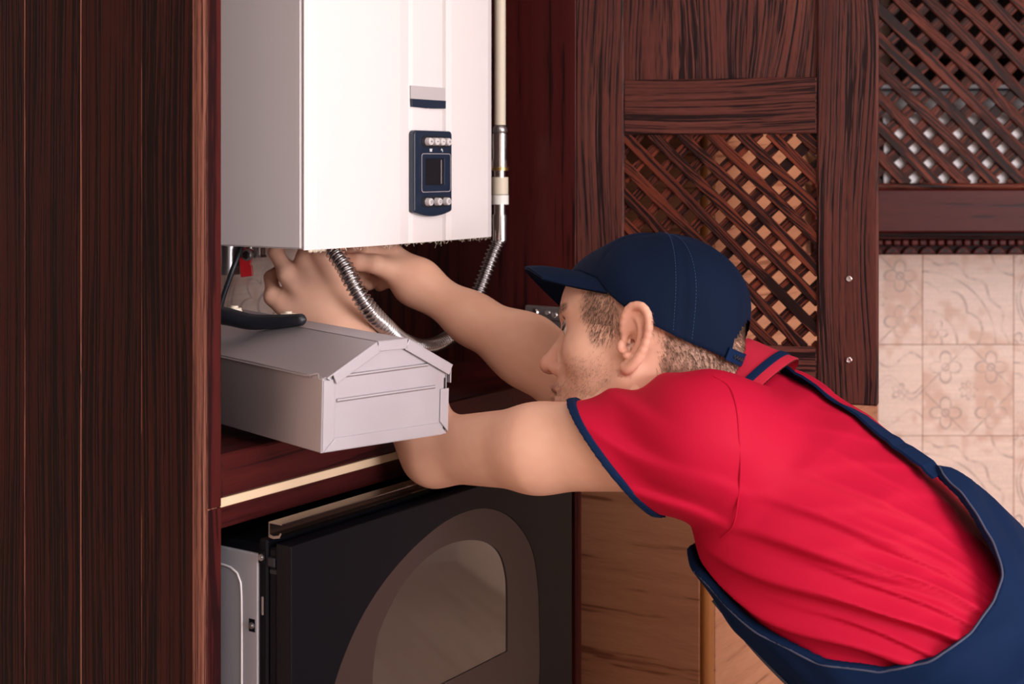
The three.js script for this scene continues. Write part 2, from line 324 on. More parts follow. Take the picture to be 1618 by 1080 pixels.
// worktop
{
  const t = thing('worktop', 'dark reddish wood worktop board under the boiler', 'worktop', [.17, 1.0385, -.17], true);
  part(t, 'board', cbox(-.197, .5368, 1.0388, 1.0863, -.397, .05, .002, 'x'), redVeneer);
}

/* ---------- boiler ---------- */
{
  const t = thing('wall_boiler', 'white wall-hung gas boiler with navy control panel', 'boiler', [.2, 1.29, -.2], true);
  const yb = 1.2955, yt = 2.05, bow = (u) => -.004 + .010 * (1 - ((u - .2) / .2) ** 2) - .004;
  // casing: two sides, top, back, inner floor
  part(t, 'casing_side', cbox(-.0008, .006, yb + .001, yt, -.33, -.0145, .002), M.boilerSide, 'white sheet-metal casing side');
  part(t, 'casing_side', cbox(.394, .4008, yb + .001, yt, -.33, -.012, .002), M.boilerSide);
  part(t, 'casing_back', cbox(.006, .394, yb + .001, yt, -.33, -.322, .001), M.boilerSide);
  part(t, 'casing_top', cbox(.006, .394, yt - .006, yt, -.322, -.012, .001), M.boilerSide);
  part(t, 'inner_floor', cbox(.006, .394, yb + .05, yb + .056, -.322, -.02, .001), M.boilerSide);
  // bowed front in three strips
  const strip = (a, b, lift) => {
    const pos = [], idx = [], uv = [], n = 10, prof = [];
    const c = .0022;
    for (let i = 0; i <= n; i++) { const u = a + (b - a) * i / n; prof.push([u, bow(u) + lift]); }
    prof[0][1] -= c * .8; prof[n][1] -= c * .8;
    const P = [[a, -.011], ...[[a, prof[0][1] - c]], ...prof, [b, prof[n][1] - c], [b, -.011]];
    const s = shapeOf(P); const g = extrude(s, yt - yb, 0); g.rotateX(Math.PI / 2); g.translate(0, yt, 0); return g;
  };
  const round = (g) => g;
  part(t, 'front_panel', round(strip(0, .1926, 0)), M.white); part(t, 'front_panel', round(strip(.1932, .2768, -.0008)), M.white); part(t, 'front_panel', round(strip(.2774, .4, 0)), M.white);
  part(t, 'film_fringe', fringe(0, .4, yb, bow), M.oldPlastic).userData.kind = 'stuff';
  const z = bow(.235) - .0004, tilt = (g) => g;
  // grey name plate with navy band
  const plate = part(t, 'name_plate', tilt(extrude(shapeOf([[.1958, 1.4876], [.2718, 1.4876], [.2712, 1.5053], [.1954, 1.5053]]), .001, .0003).translate(0, 0, z)), M.labelGrey);
  part(plate, 'navy_band', extrude(shapeOf([[.1960, 1.477], [.2310, 1.4758], [.234, 1.4768], [.237, 1.4758], [.2712, 1.4768], [.2718, 1.4876], [.1954, 1.4876]]), .0022, .0004).translate(-.2, -1.29, .2 + z), M.navy);
  // control panel
  const s = new THREE.Shape(); const x0 = .1937, x1 = .2785, y1 = 1.4459, y0 = 1.336, r = .006;
  s.moveTo(x0, y0 + .004); s.lineTo(x0, y1 - r); s.absarc(x0 + r, y1 - r, r, Math.PI, Math.PI / 2, true); s.lineTo(x1 - r, y1); s.absarc(x1 - r, y1 - r, r, Math.PI / 2, 0, true); s.lineTo(x1, y0 + .004); s.quadraticCurveTo(x1, y0, x1 - .006, y0 - .001); s.quadraticCurveTo((x0 + x1) / 2, y0 - .011, x0 + .006, y0 - .001); s.quadraticCurveTo(x0, y0, x0, y0 + .004);
  const cp = part(t, 'control_panel', extrude(s, .006, .002).translate(0, 0, z), M.navy, 'navy control panel with buttons and small display');
  const sub = (n, g, m) => { g.translate(-.2, -1.29, .2); const q = shadows(new THREE.Mesh(g, m)); q.name = n; cp.add(q); return q; };
  const zf = z + .008;
  const fr = rrect(.2075, .2735, 1.3625, 1.4155, .004); fr.holes.push(new THREE.Path(rrect(.2165, .2590, 1.3718, 1.4085, .001).getPoints(4)));
  sub('display_frame', extrude(fr, .0012, .0006, 6).translate(0, 0, zf - .0004), M.navy);
  const rim = rrect(.2080, .2730, 1.3630, 1.4150, .004); rim.holes.push(new THREE.Path(rrect(.2087, .2723, 1.3637, 1.4143, .0036).getPoints(4)));
  sub('frame_line', extrude(rim, .0005).translate(0, 0, zf + .0011), M.seam);
  sub('display', cbox(.2172, .2583, 1.3725, 1.4078, zf - .0005, zf + .0003, .0002), M.screen);
  sub('display_edge', cbox(.2525, .2535, 1.374, 1.4065, zf + .0003, zf + .0006, .0001), M.seam);
  sub('button_tray', extrude(rrect(.2095, .2715, 1.4235, 1.4385, .007), .0006).translate(0, 0, zf), M.blackPlastic);
  sub('button_tray', extrude(rrect(.2095, .2715, 1.3425, 1.3575, .007), .0006).translate(0, 0, zf), M.blackPlastic);
  const button = (x, y, sign) => {
    const b = sub('button', merge([cyl(.0055, .0051, .007, 18, 'z', x, y, zf + .0035), cyl(.0051, .0041, .0012, 18, 'z', x, y, zf + .0076)]), M.button);
    const zz = zf + .0083, bars = [];
    if (sign === 0) bars.push(new THREE.TorusGeometry(.0019, .00035, 6, 14).translate(x, y, zz).toNonIndexed()); else { bars.push(cbox(x - .002, x + .002, y - .0004, y + .0004, zz - .0004, zz, .0001)); if (sign > 0) bars.push(cbox(x - .0004, x + .0004, y - .002, y + .002, zz - .0004, zz, .0001)); }
    const q = sub('button_mark', merge(bars), M.markDark);
  };
  [[.2215, 1], [.2355, -1], [.2485, -1], [.2626, 1]].forEach(([x, k]) => button(x, 1.431, k));
  [.2215, .2415, .2612].forEach((x) => button(x, 1.350, 0));
  sub('heating_symbol', merge([0, 1, 2, 3].map((i) => cbox(.2275 + i * .0013, .2284 + i * .0013, 1.4175, 1.4215, zf, zf + .0004, .0001)).concat([cbox(.227, .2335, 1.4205, 1.4212, zf, zf + .0004, .0001)])), M.mark);
  sub('tap_symbol', merge([cbox(.2525, .2565, 1.4195, 1.4207, zf, zf + .0004, .0001), cbox(.2535, .2545, 1.4205, 1.4222, zf, zf + .0004, .0001), cbox(.2556, .2566, 1.4172, 1.4205, zf, zf + .0004, .0001)]), M.mark);
}
function fringe(a, b, y, bow) {                                  // torn protective film hanging from the lower edge
  const list = [];
  for (let i = 0; i < 90; i++) {
    const u = rr(a + .004, b - .004), l = rr(.001, .0045) * (rnd() < .1 ? 2 : 1), z = bow(u) - rr(0, .002), dx = rr(-.006, .006);
    list.push(tube([[u, y + .0012, z], [u + dx * .5, y - l * .5, z + rr(-.001, .002)], [u + dx, y - l, z + rr(-.001, .002)]], rr(.00012, .00035), 4, 4));
  }
  for (const [u, r] of [[.012, .0035], [.02, .004], [.028, .003], [.034, .0025]]) list.push(new THREE.IcosahedronGeometry(r, 2).scale(1.2, .8, .8).translate(u, y - .001, bow(u) - .004));
  return merge(list);
}

/* ---------- pipes, valves, hose ---------- */
function inWorld(name, label, category, base) { return thing(name, label, category, base.toArray()); }
{
  const x = .481, z = -.05;
  const t = thing('supply_pipe', 'pale upright gas pipe with chrome valve beside the boiler', 'pipe', [x, 1.27, z], true);
  part(t, 'tube', cyl(.0085, .0085, .62, 20, 'y', x, 1.77, z), M.oldPlastic);
  part(t, 'collar', new THREE.LatheGeometry([[.0085, 0], [.0115, .003], [.0105, .009], [.0085, .012]].map((p) => new THREE.Vector2(...p)), 24).translate(x, 1.447, z), M.steel);
  part(t, 'valve_body', merge([cyl(.0125, .0125, .022, 8, 'y', x, 1.436, z), cyl(.0115, .0115, .022, 20, 'y', x, 1.416, z)]), M.chrome);
  part(t, 'nut', merge([cyl(.0135, .0135, .012, 6, 'y', x, 1.401, z), cyl(.0095, .0095, .016, 16, 'y', x, 1.388, z)]), M.chrome);
  part(t, 'ring', cyl(.0128, .0128, .006, 20, 'y', x, 1.394, z), M.brass);
  part(t, 'sleeve', cyl(.0125, .0125, .026, 20, 'y', x, 1.368, z), M.oldPlastic);
  part(t, 'sleeve_end', cyl(.0130, .0130, .014, 20, 'y', x, 1.347, z), M.frame);
  part(t, 'hose_nut', merge([cyl(.0095, .0095, .016, 16, 'y', x, 1.332, z), cyl(.0125, .0125, .013, 6, 'y', x, 1.318, z), cyl(.0115, .0115, .03, 20, 'y', x, 1.300, z)]), M.chrome);
}
{
  const top = runToWorld(.481, 1.287, -.05);
  const pts = [top, at(781, 396, 2.158), at(770, 425, 2.15), at(754, 466, 2.14), at(728, 515, 2.12), at(700, 540, 2.07), at(668, 548, 2.0), at(636, 538, 1.93), at(606, 513, 1.845), at(580, 484, 1.815), at(560, 452, 1.81), at(546, 424, 1.82), at(529, 399, 1.83), at(514, 372, 1.84)];
  const rings = 176;
  const t = inWorld('corrugated_hose', 'silver corrugated flexible gas hose looping below the boiler', 'hose', at(668, 548, 2.0));
  part(t, 'hose_sleeve', tube(pts, (s) => .0102 * (1 + .2 * Math.sin(s * rings * Math.PI)), rings * 4, 16), M.hose);
}
{ // fittings under the boiler, in front of the tile
  const P = (px, py, d = 1.93) => at(px, py, d);
  let c = P(361, 402);
  let t = inWorld('pipe_union', 'large dull steel pipe union under the boiler by the end panel', 'pipe fitting', c);
  part(t, 'union_body', merge([cyl(.0150, .0150, .030, 24, 'y', c.x, c.y, c.z), cyl(.0175, .0175, .006, 24, 'y', c.x, c.y + .016, c.z)]), M.steel);
  part(t, 'union_nut', cyl(.0175, .0175, .012, 6, 'y', c.x, c.y - .0205, c.z), M.steel); part(t, 'stub', cyl(.0115, .0115, .05, 20, 'y', c.x, c.y + .04, c.z), M.steel);
  c = P(392, 402, 1.91);
  t = inWorld('shutoff_valve', 'small steel shutoff valve with flat red lever', 'valve', c);
  part(t, 'valve_body', merge([cyl(.0085, .0085, .05, 20, 'y', c.x, c.y + .02, c.z - .014), cyl(.008, .008, .024, 18, 'z', c.x, c.y, c.z - .004)]), M.steel);
  part(t, 'lever_nut', merge([cyl(.0062, .0056, .006, 6, 'z', c.x, c.y, c.z + .0095)]), M.chrome);
  const s = shapeOf([[-.008, .006], [0, .0095], [.008, .006], [.0085, -.004], [.006, -.012], [.0085, -.016], [.009, -.028], [-.007, -.030], [-.0085, -.014], [-.009, -.006]]);
  part(t, 'lever', extrude(s, .003, .001).translate(c.x - .0015, c.y, c.z + .0035), M.redPlastic, 'flat red lever');
  c = P(410, 396, 1.93);
  t = inWorld('pipe_nut', 'small steel hexagonal pipe nut beside the red lever', 'pipe fitting', c);
  part(t, 'nut', merge([cyl(.0085, .0085, .013, 6, 'y', c.x, c.y, c.z), cyl(.0098, .0092, .003, 20, 'y', c.x, c.y - .007, c.z)]), M.steel);
  part(t, 'stub', cyl(.006, .006, .06, 16, 'y', c.x, c.y + .03, c.z), M.steel);
  c = P(555, 450, 2.03);
  t = inWorld('gas_tap', 'pale grey tap with black knob behind the hose', 'tap', c);
  part(t, 'tap_body', merge([cyl(.010, .010, .075, 20, 'y', c.x, c.y + .012, c.z), cyl(.0125, .0125, .012, 8, 'y', c.x, c.y - .012, c.z)]), M.whiteBack);
  part(t, 'knob', merge([cyl(.010, .0085, .012, 18, 'z', c.x + .004, c.y + .012, c.z + .014), cbox(c.x + .001, c.x + .007, c.y, c.y + .024, c.z + .018, c.z + .026, .001)]), M.blackPlastic);
  c = P(349, 480, 1.86);
  t = inWorld('power_cable', 'black power cable hanging below the boiler', 'cable', c);
  part(t, 'cable', tube([P(384, 372, 1.88), P(380, 392, 1.87), P(368, 425, 1.86), P(352, 470, 1.86), P(342, 505, 1.86), P(330, 530, 1.85)], .0038, 30, 10), M.blackPlastic);
  c = P(572, 480, 2.06);
  t = inWorld('thin_cable', 'thin dark cable dropping behind the hose', 'cable', c);
  part(t, 'cable', tube([P(569, 395, 2.05), P(571, 440, 2.05), P(570, 480, 2.06), P(573, 530, 2.08), P(585, 556, 2.1)], .0016, 30, 6), M.blackPlastic);
}

/* ---------- burner box on the worktop ---------- */
const boxFrame = new THREE.Matrix4();
{
  const k = at(507, 715.5, 1.497), tilt = 1.25 * Math.PI / 180, yaw = 43 * Math.PI / 180;
  const t = thing('burner_box', 'grey sheet-metal burner box with gabled lid lying on the worktop', 'metal box', k.toArray());
  t.rotation.set(0, 0, 0); t.rotation.order = 'YXZ'; t.rotation.y = yaw; t.rotation.x = tilt; t.rotation.z = -.6 * Math.PI / 180; // local x along the gable, -z along the box
  t.updateMatrixWorld(); boxFrame.copy(t.matrixWorld); bases.delete(t);
  const Wd = .1734, L = .34, H = .080, R = .1115, f0 = .0694, f1 = .1108, th = .0015;
  part(t, 'side_wall', cbox(0, th, 0, H, -L, -th, .0005), M.sheet);
  part(t, 'side_wall', cbox(Wd - th, Wd, 0, H, -L, -th, .0005), M.sheet);
  part(t, 'bottom', cbox(th, Wd - th, 0, th, -L, -th, .0005), M.sheet);
  part(t, 'end_wall', extrude(shapeOf([[0, 0], [Wd, 0], [Wd, H], [f1, R - .002], [f0, R - .002], [0, H]]), th).translate(0, 0, -L), M.sheet);
  part(t, 'front_wall', extrude(shapeOf([[.0, 0], [Wd - .006, 0], [Wd - .006, .064], [Wd - .004, .064], [Wd - .004, H - .005], [f1, R - .003], [f0, R - .003], [.004, H - .002], [0, H - .002]]), th, 0).translate(0, 0, -th), M.sheet);
  // folded flanges round the gable
  part(t, 'flange', extrude(shapeOf([[.0012, .0012], [.016, .0145], [.016, H - .003], [.0012, H - .004]]), .0009, .0004).translate(0, 0, 0), M.sheet);
  part(t, 'flange', extrude(shapeOf([[.003, .0008], [Wd - .0012, .0008], [Wd - .013, .0140], [.018, .0140]]), .0011, .0004).translate(0, 0, 0), M.sheet);
  part(t, 'flange', extrude(shapeOf([[Wd - .0115, .015], [Wd + .0004, .0025], [Wd + .0004, .052], [Wd - .0115, .052]]), .0009, .0004).translate(0, 0, .0006), M.sheet);
  // lid: two slopes and a flat ridge, each with a turned-down front lip
  const slab = (a, b, lipA, lipB) => {
    const dx = b[0] - a[0], dy = b[1] - a[1], l = Math.hypot(dx, dy), nx = -dy / l, ny = dx / l, T = .0016;
    const g = extrude(shapeOf([a, b, [b[0] + nx * T, b[1] + ny * T], [a[0] + nx * T, a[1] + ny * T]]), L + .004).translate(0, 0, -L);
    const lip = extrude(shapeOf([[a[0] + dx * lipA, a[1] + dy * lipA + .001], [b[0] - dx * lipB, b[1] - dy * lipB + .001], [b[0] - dx * lipB - nx * .0105, b[1] - dy * lipB - .0095], [a[0] + dx * lipA - nx * .0105, a[1] + dy * lipA - .0095]]), .0012, .0004).translate(0, 0, .003);
    return merge([g, lip]);
  };
  part(t, 'lid_slope', slab([.004, H - .002], [f0 - .0006, R - .0005], .10, .012), M.sheet);
  part(t, 'lid_ridge', slab([f0, R], [f1, R], .012, .012), M.sheet);
  part(t, 'lid_slope', slab([f1 + .0006, R - .0005], [Wd + .003, H - .003], .012, .0), M.sheet);
  part(t, 'lid_tab', cbox(Wd + .001, Wd + .0028, H - .022, H - .002, -.03, .003, .0004), M.sheet);
  part(t, 'torn_lip', tube([[-.002, H - .003, -.03], [-.003, H, -.018], [.001, H + .002, -.010], [-.001, H - .003, -.004], [.004, H - .001, .001], [.008, H - .003, .003]], .0012, 20, 6), M.sheet);
  part(t, 'seam_bead', tube([[-.0008, H - .0025, -L + .002], [-.0012, H - .003, -.2], [-.0008, H - .0025, -.02]], .0011, 20, 6), M.sheet);
  // pressed ribs on the gable
  part(t, 'rib', tube([[.030, .0790, 0], [.085, .0800, .0002], [.1430, .0810, 0]], .0021, 12, 10), M.sheet);
  part(t, 'rib', tube([[.0185, .0535, 0], [.085, .0545, .0002], [.1540, .0552, 0]], .0021, 12, 10), M.sheet);
}
// black rubber grip on the box
{
  const P = (px, py, d) => at(px, py - 8, d - .004);
  const c = P(420, 515, 1.66);
  const t = inWorld('rubber_grip', 'black rubber tool grip with two pale studs lying on the metal box', 'tool grip', c);
  part(t, 'grip', tube([P(300, 500, 1.70), P(330, 503, 1.70), P(360, 508, 1.69), P(395, 516, 1.68), P(430, 516, 1.67), P(462, 514, 1.66), P(484, 512, 1.655)], (s) => .0098 * (1.25 - .55 * s) * (s > .97 ? Math.sqrt(Math.max(.02, (1 - s) / .03)) : 1), 60, 18), M.blackPlastic);
  for (const [px, py, d] of [[370, 498, 1.70], [455, 507, 1.675]]) { const q = P(px, py, d); part(t, 'stud', merge([cyl(.010, .0085, .006, 18, 'y', q.x, q.y, q.z), cyl(.006, .005, .005, 6, 'y', q.x, q.y + .003, q.z)]), M.oldPlastic); }
}

/* ---------- microwave under the worktop ---------- */
{
  const F = .127, x0 = -.17, x1 = .403, y0 = .640, y1 = .9920;
  const t = thing('microwave_oven', 'black built-in microwave oven with arched glass window', 'microwave', [.115, .62, -.05], true);
  part(t, 'body', cbox(x0 + .004, x1 - .004, y0, y1 - .006, -.30, .079, .003), M.blackMetal);
  part(t, 'flange', cbox(x0 - .0005, x1, y0, y1 + .002, .0792, .092, .002), M.blackMetal);
  part(t, 'hinge_column', cbox(x0 + .002, x1 - .004, y0 + .01, y1 - .006, .0922, .1035, .002), M.black);
  // grey side sheet with a pressed line and screws
  const side = part(t, 'side_sheet', cbox(x0 - .0015, x0 + .0038, y0 + .004, .9770, -.26, .0788, .0012), std('#a3a3ad', .5, .3), 'grey sheet side of the microwave');
  const B = bases.get(t), sub = (p, n, g, m) => { g.translate(-B[0], -B[1], -B[2]); const q = shadows(new THREE.Mesh(g, m)); q.name = n; p.add(q); return q; };
  sub(side, 'pressed_line', tube([[x0 - .0016, .9575, -.2], [x0 - .0016, .9575, .030], [x0 - .0016, .956, .040], [x0 - .0016, .951, .049], [x0 - .0016, .942, .0535], [x0 - .0016, .93, .0545], [x0 - .0016, .66, .0545]], .0013, 50, 8), std('#d9d6da', .4, .2));
  for (const [y, w] of [[.8985, .071], [.975, .0855], [.965, .018]]) { sub(side, 'screw', merge([cyl(.0036, .0036, .003, 14, 'x', x0 - .0025, y, w), cyl(.0022, .0015, .002, 6, 'x', x0 - .0045, y, w)]), M.steel); sub(side, 'screw_slot', cbox(x0 - .0022, x0 - .001, y - .007, y + .007, w - .005, w + .004, .0004), M.black); }
  part(t, 'latch_plate', cbox(x0 - .0012, x0, .912, .932, .0835, .0865, .0004), M.steel);
  part(t, 'latch', merge([cbox(x0 - .001, x0 + .004, .966, .976, .0925, .103, .0008), cbox(x0 + .001, x0 + .006, .958, .963, .094, .104, .0005)]), M.blackPlastic);
  // chrome trim along the top: an open C section
  const cs = shapeOf([[.0935, .9975], [.0935, 1.0140], [.113, 1.0140], [.113, 1.0128], [.0950, 1.0128], [.0950, 1.0010], [.1005, .9995], [.1085, 1.001], [.111, 1.0045], [.1125, 1.0035], [.1095, .9985], [.1005, .9965]]);
  const tg = extrude(cs, x1 - x0, 0); tg.rotateY(-Math.PI / 2); tg.scale(-1, 1, 1);   // shape x becomes depth, extrusion runs along the front
  { const p = tg.attributes.position; for (let i = 0; i < p.count; i++) { const ex = p.getX(i), y = p.getY(i), sx = p.getZ(i); p.setXYZ(i, x0 + ex, y, sx); } const ix = tg.index ? tg.toNonIndexed() : tg; ix.computeVertexNormals(); part(t, 'top_trim', ix, std('#8f8683', .24, 1), 'chrome trim strip above the microwave door'); }
  // door: black face with an arched opening, bronze ring and glass
  const outer = [[-.110, .76], [-.1065, .80], [-.0992, .8243], [-.0668, .8716], [-.022, .9105], [.0494, .9459], [.1261, .9642], [.1946, .960], [.2526, .9342], [.2981, .8867], [.3137, .8362], [.3175, .79], [.3175, .70], [.310, .686], [.295, .680], [-.085, .680], [-.102, .686], [-.110, .70]];
  const inner = [[-.0345, .7635], [-.034, .80], [-.0315, .826], [-.022, .8594], [.0251, .9064], [.0871, .9298], [.153, .9285], [.205, .911], [.2285, .890], [.240, .862], [.2422, .84], [.2422, .7635]];
  const smooth = (pts, n) => { const c = new THREE.CatmullRomCurve3(pts.map((p) => V(p[0], p[1], 0)), false, 'centripetal'); return c.getPoints(n).map((p) => new THREE.Vector2(p.x, p.y)); };
  const o = smooth(outer, 90), inn = smooth(inner, 70);
  const face = new THREE.Shape([[x0, y0 + .004], [x1, y0 + .004], [x1, y1], [x0, y1]].map((p) => new THREE.Vector2(...p)));
  face.holes.push(new THREE.Path(o));
  const door = part(t, 'door', extrude(face, .0195, .0012).translate(0, 0, .1055), M.black, 'black door face');
  const ring = new THREE.Shape(o); ring.holes.push(new THREE.Path(inn));
  sub(door, 'window_ring', extrude(ring, .0185, 0).translate(0, 0, .1075), M.bronzeGlass).userData.label = 'brown tinted glass ring round the window';
  sub(door, 'window_pane', extrude(new THREE.Shape(inn), .014, 0).translate(0, 0, .1105), std('#1a1618', .06, 0, { clearcoat: 1, clearcoatRoughness: .04, ior: 2.33 })).userData.label = 'dark reflecting window glass';
}

/* ---------- tall oak unit and far lattice wall cabinet ---------- */
{
  const wf = .1757, ux = .70;
  const t = thing('tall_cabinet', 'tall oak laminate cabinet with orange-brown corner post behind the lattice door', 'cabinet', [.98, 0, -.1], true);
  part(t, 'side_panel', cbox(ux, ux + .018, .0, 2.45, -.39, wf, .001, 'z'), oak);
  part(t, 'corner_post', cyl(.0115, .0115, 2.45, 24, 'y', ux + .0115, 1.225, wf + .007), M.orangeEdge, 'orange-brown rounded corner post');
  part(t, 'front_panel', cbox(ux + .0235, 1.46, .0, 2.45, wf - .002, wf + .016, .001, 'x'), oak);
}
{
  const D0 = -2.5, X0 = .53, XB = .64, X1 = 2.0;
  const t = thing('wall_cabinet', 'dark wall cabinet with lattice front and carved lower border', 'cabinet', [1.25, 1.24, -2.66]);
  part(t, 'bottom_board', cbox(.76, X1, 1.285, 1.30, -2.86, D0 - .02, .001, 'x'), wengeDark);
  part(t, 'top_board', cbox(.76, X1, 2.2, 2.22, -2.86, D0 - .02, .001, 'x'), wengeDark);
  part(t, 'side_board', cbox(XB, XB + .012, 1.30, 2.2, -2.69, D0 - .02, .001, 'y'), wengeDark);
  part(t, 'side_board', cbox(X1 - .018, X1, 1.30, 2.2, -2.86, D0 - .02, .001, 'y'), wengeDark);
  part(t, 'back_board', cbox(.76, X1 - .018, 1.30, 2.2, -2.86, -2.85, .001, 'y'), wengeDark);
  part(t, 'shelf', cbox(.76, X1 - .018, 1.592, 1.606, -2.85, D0 - .06, .001, 'x'), wengeDark);
  part(t, 'bottom_rail', cbox(X0, X1, 1.281, 1.357, D0 - .02, D0, .003, 'x'), redVeneer);
  part(t, 'bottom_moulding', cbox(X0, X1, 1.3575, 1.3675, D0 - .02, D0 + .004, .003, 'x'), slatWood);
  part(t, 'top_rail', cbox(X0, X1, 2.1, 2.2, D0 - .02, D0, .003, 'x'), wengeDark);
  part(t, 'border', cbox(X0, X1, 1.241, 1.281, D0 - .03, D0 - .012, .002, 'x'), wengeDark);
  part(t, 'border_cap', cbox(X0, X1, 1.2695, 1.2735, D0 - .012, D0 + .002, .001, 'x'), wengeDark);
  const g1 = new THREE.Group(); g1.name = 'lattice'; g1.position.set(-1.25, -1.24, 2.66); t.add(g1);
  lattice(g1, X0, 1.15, 1.3675, 1.98, D0 - .004, .0365, .0194, slatWood);
  part(t, 'front_panel', cbox(1.15, X1, 1.3675, 2.1, D0 - .018, D0 - .003, .002, 'y'), wengeDark);
  part(t, 'front_rail', cbox(X0, 1.15, 1.98, 2.1, D0 - .018, D0 - .003, .002, 'x'), wengeDark);
  for (let i = 0; i < 21; i++) {                                  // carved repeats: a block above a scallop
    const x = X0 + i * .031, s = new THREE.Shape(); s.absarc(0, 0, .0135, Math.PI, 0, true); s.closePath();
    part(t, 'carved_scallop', extrude(s, .004, .003, 6).translate(x + .0155, 1.2425, D0 - .011), redVeneer);
    for (const [a, b] of [[.001, .014], [.017, .030]]) part(t, 'carved_block', cbox(x + a, x + b, 1.2575, 1.2685, D0 - .013, D0 - .0035, .0025), redVeneer);
  }
  // added pale box, shaped to give bright cells and a gradient behind the lattice
  const b = thing('added_pale_box', 'added pale grey box with rounded top behind the far lattice', 'pale box', [.97, 1.3005, -2.66]);
  const p = new THREE.Shape(); p.moveTo(0, 0); p.lineTo(.13, 0); p.lineTo(.13, .23); p.lineTo(.12, .235); p.bezierCurveTo(.06, .235, .015, .20, 0, .165); p.closePath();
  const g = extrude(p, .46, .002); g.rotateY(Math.PI / 2); g.translate(.66, 1.3025, -2.5205);
  part(b, 'box_body', g, M.whiteBack);
  part(b, 'box_lid', cbox(.665, 1.115, 1.5395, 1.5465, -2.645, -2.60, .002), M.whiteBack);
}
/* ---------- the person: signed distance fields, meshed by surface nets ---------- */
const sm = (a, b, k) => { const h = Math.max(k - Math.abs(a - b), 0) / k; return Math.min(a, b) - h * h * k * .25; };
const smax = (a, b, k) => -sm(-a, -b, k);
function cone(a, b, ra, rb) {                                     // tapered capsule
  const ax = a.x, ay = a.y, az = a.z, bx = b.x - ax, by = b.y - ay, bz = b.z - az, L = bx * bx + by * by + bz * bz;
  return (x, y, z) => { const px = x - ax, py = y - ay, pz = z - az, t = clamp((px * bx + py * by + pz * bz) / L, 0, 1), dx = px - bx * t, dy = py - by * t, dz = pz - bz * t; return Math.sqrt(dx * dx + dy * dy + dz * dz) - (ra + (rb - ra) * t); };
}
function ell(c, r) { const m = Math.min(...r); return (x, y, z) => { const a = (x - c[0]) / r[0], b = (y - c[1]) / r[1], d = (z - c[2]) / r[2], k = Math.sqrt(a * a + b * b + d * d), q = Math.sqrt((a / r[0]) ** 2 + (b / r[1]) ** 2 + (d / r[2]) ** 2); return q < 1e-6 ? -m : k * (k - 1) / q; }; }
function meshField(fn, lo, hi, h) {
  const n = [0, 1, 2].map((i) => Math.ceil((hi[i] - lo[i]) / h) + 1), [nx, ny, nz] = n, B = 8, v = new Float32Array(nx * ny * nz), at3 = (i, j, k) => (k * ny + j) * nx + i;
  const X = (i) => lo[0] + i * h, Y = (j) => lo[1] + j * h, Z = (k) => lo[2] + k * h, lim = B * h * .87 * 1.6 + .02;
  for (let k0 = 0; k0 < nz; k0 += B) for (let j0 = 0; j0 < ny; j0 += B) for (let i0 = 0; i0 < nx; i0 += B) {
    const c = fn(X(i0 + B / 2), Y(j0 + B / 2), Z(k0 + B / 2)), far = Math.abs(c) > lim;
    for (let k = k0; k < Math.min(nz, k0 + B); k++) for (let j = j0; j < Math.min(ny, j0 + B); j++) for (let i = i0; i < Math.min(nx, i0 + B); i++) v[at3(i, j, k)] = far ? c : fn(X(i), Y(j), Z(k));
  }
  const id = new Int32Array(nx * ny * nz).fill(-1), pos = [], idx = [];
  for (let k = 0; k < nz - 1; k++) for (let j = 0; j < ny - 1; j++) for (let i = 0; i < nx - 1; i++) {
    let sx = 0, sy = 0, sz = 0, c = 0; const q = at3(i, j, k);
    const s0 = v[q] < 0; let mix = false;
    for (let m = 1; m < 8 && !mix; m++) mix = (v[q + (m & 1) + (m >> 1 & 1) * nx + (m >> 2) * nx * ny] < 0) !== s0;
    if (!mix) continue;
    for (let a = 0; a < 3; a++) for (let m = 0; m < 4; m++) {
      const b = (a + 1) % 3, d = (a + 2) % 3, o = [0, 0, 0]; o[b] = m & 1; o[d] = m >> 1;
      const p = v[at3(i + o[0], j + o[1], k + o[2])]; o[a] = 1; const r = v[at3(i + o[0], j + o[1], k + o[2])];
      if ((p < 0) !== (r < 0)) { const t = p / (p - r); o[a] = t; sx += o[0]; sy += o[1]; sz += o[2]; c++; }
    }
    id[q] = pos.length / 3; pos.push(X(i + sx / c), Y(j + sy / c), Z(k + sz / c));
  }
  const st = [1, nx, nx * ny];
  for (let k = 1; k < nz - 1; k++) for (let j = 1; j < ny - 1; j++) for (let i = 1; i < nx - 1; i++) {
    const q = at3(i, j, k), s = v[q] < 0;
    for (let a = 0; a < 3; a++) {
      if ((v[q + st[a]] < 0) === s) continue;
      const b = st[(a + 1) % 3], d = st[(a + 2) % 3], A = id[q], Bq = id[q - b], C = id[q - b - d], D = id[q - d];
      if (A < 0 || Bq < 0 || C < 0 || D < 0) continue;
      s ? idx.push(A, Bq, C, A, C, D) : idx.push(A, C, Bq, A, D, C);
    }
  }
  const nor = new Float32Array(pos.length), e = h * .6;
  for (let i = 0; i < pos.length; i += 3) {
    const x = pos[i], y = pos[i + 1], z = pos[i + 2];
    let a = fn(x + e, y, z) - fn(x - e, y, z), b = fn(x, y + e, z) - fn(x, y - e, z), c = fn(x, y, z + e) - fn(x, y, z - e); const l = Math.hypot(a, b, c) || 1;
    nor[i] = a / l; nor[i + 1] = b / l; nor[i + 2] = c / l;
  }
  return { pos, nor, idx };
}
const n3 = (x, y, z) => { const s = Math.sin(x * 1.7 + 2.1 * Math.sin(y * 1.3 + z)) + Math.sin(y * 1.9 + 1.7 * Math.sin(z * 1.1 + x * .7)) + Math.sin(z * 2.3 + 1.9 * Math.sin(x * .9 + y * 1.2)); return s / 3; };

const person = thing('person', 'person in red polo shirt, navy cap and navy bib overalls reaching under the boiler', 'person', [.60, 0, -1.66]);
const PB = bases.get(person);
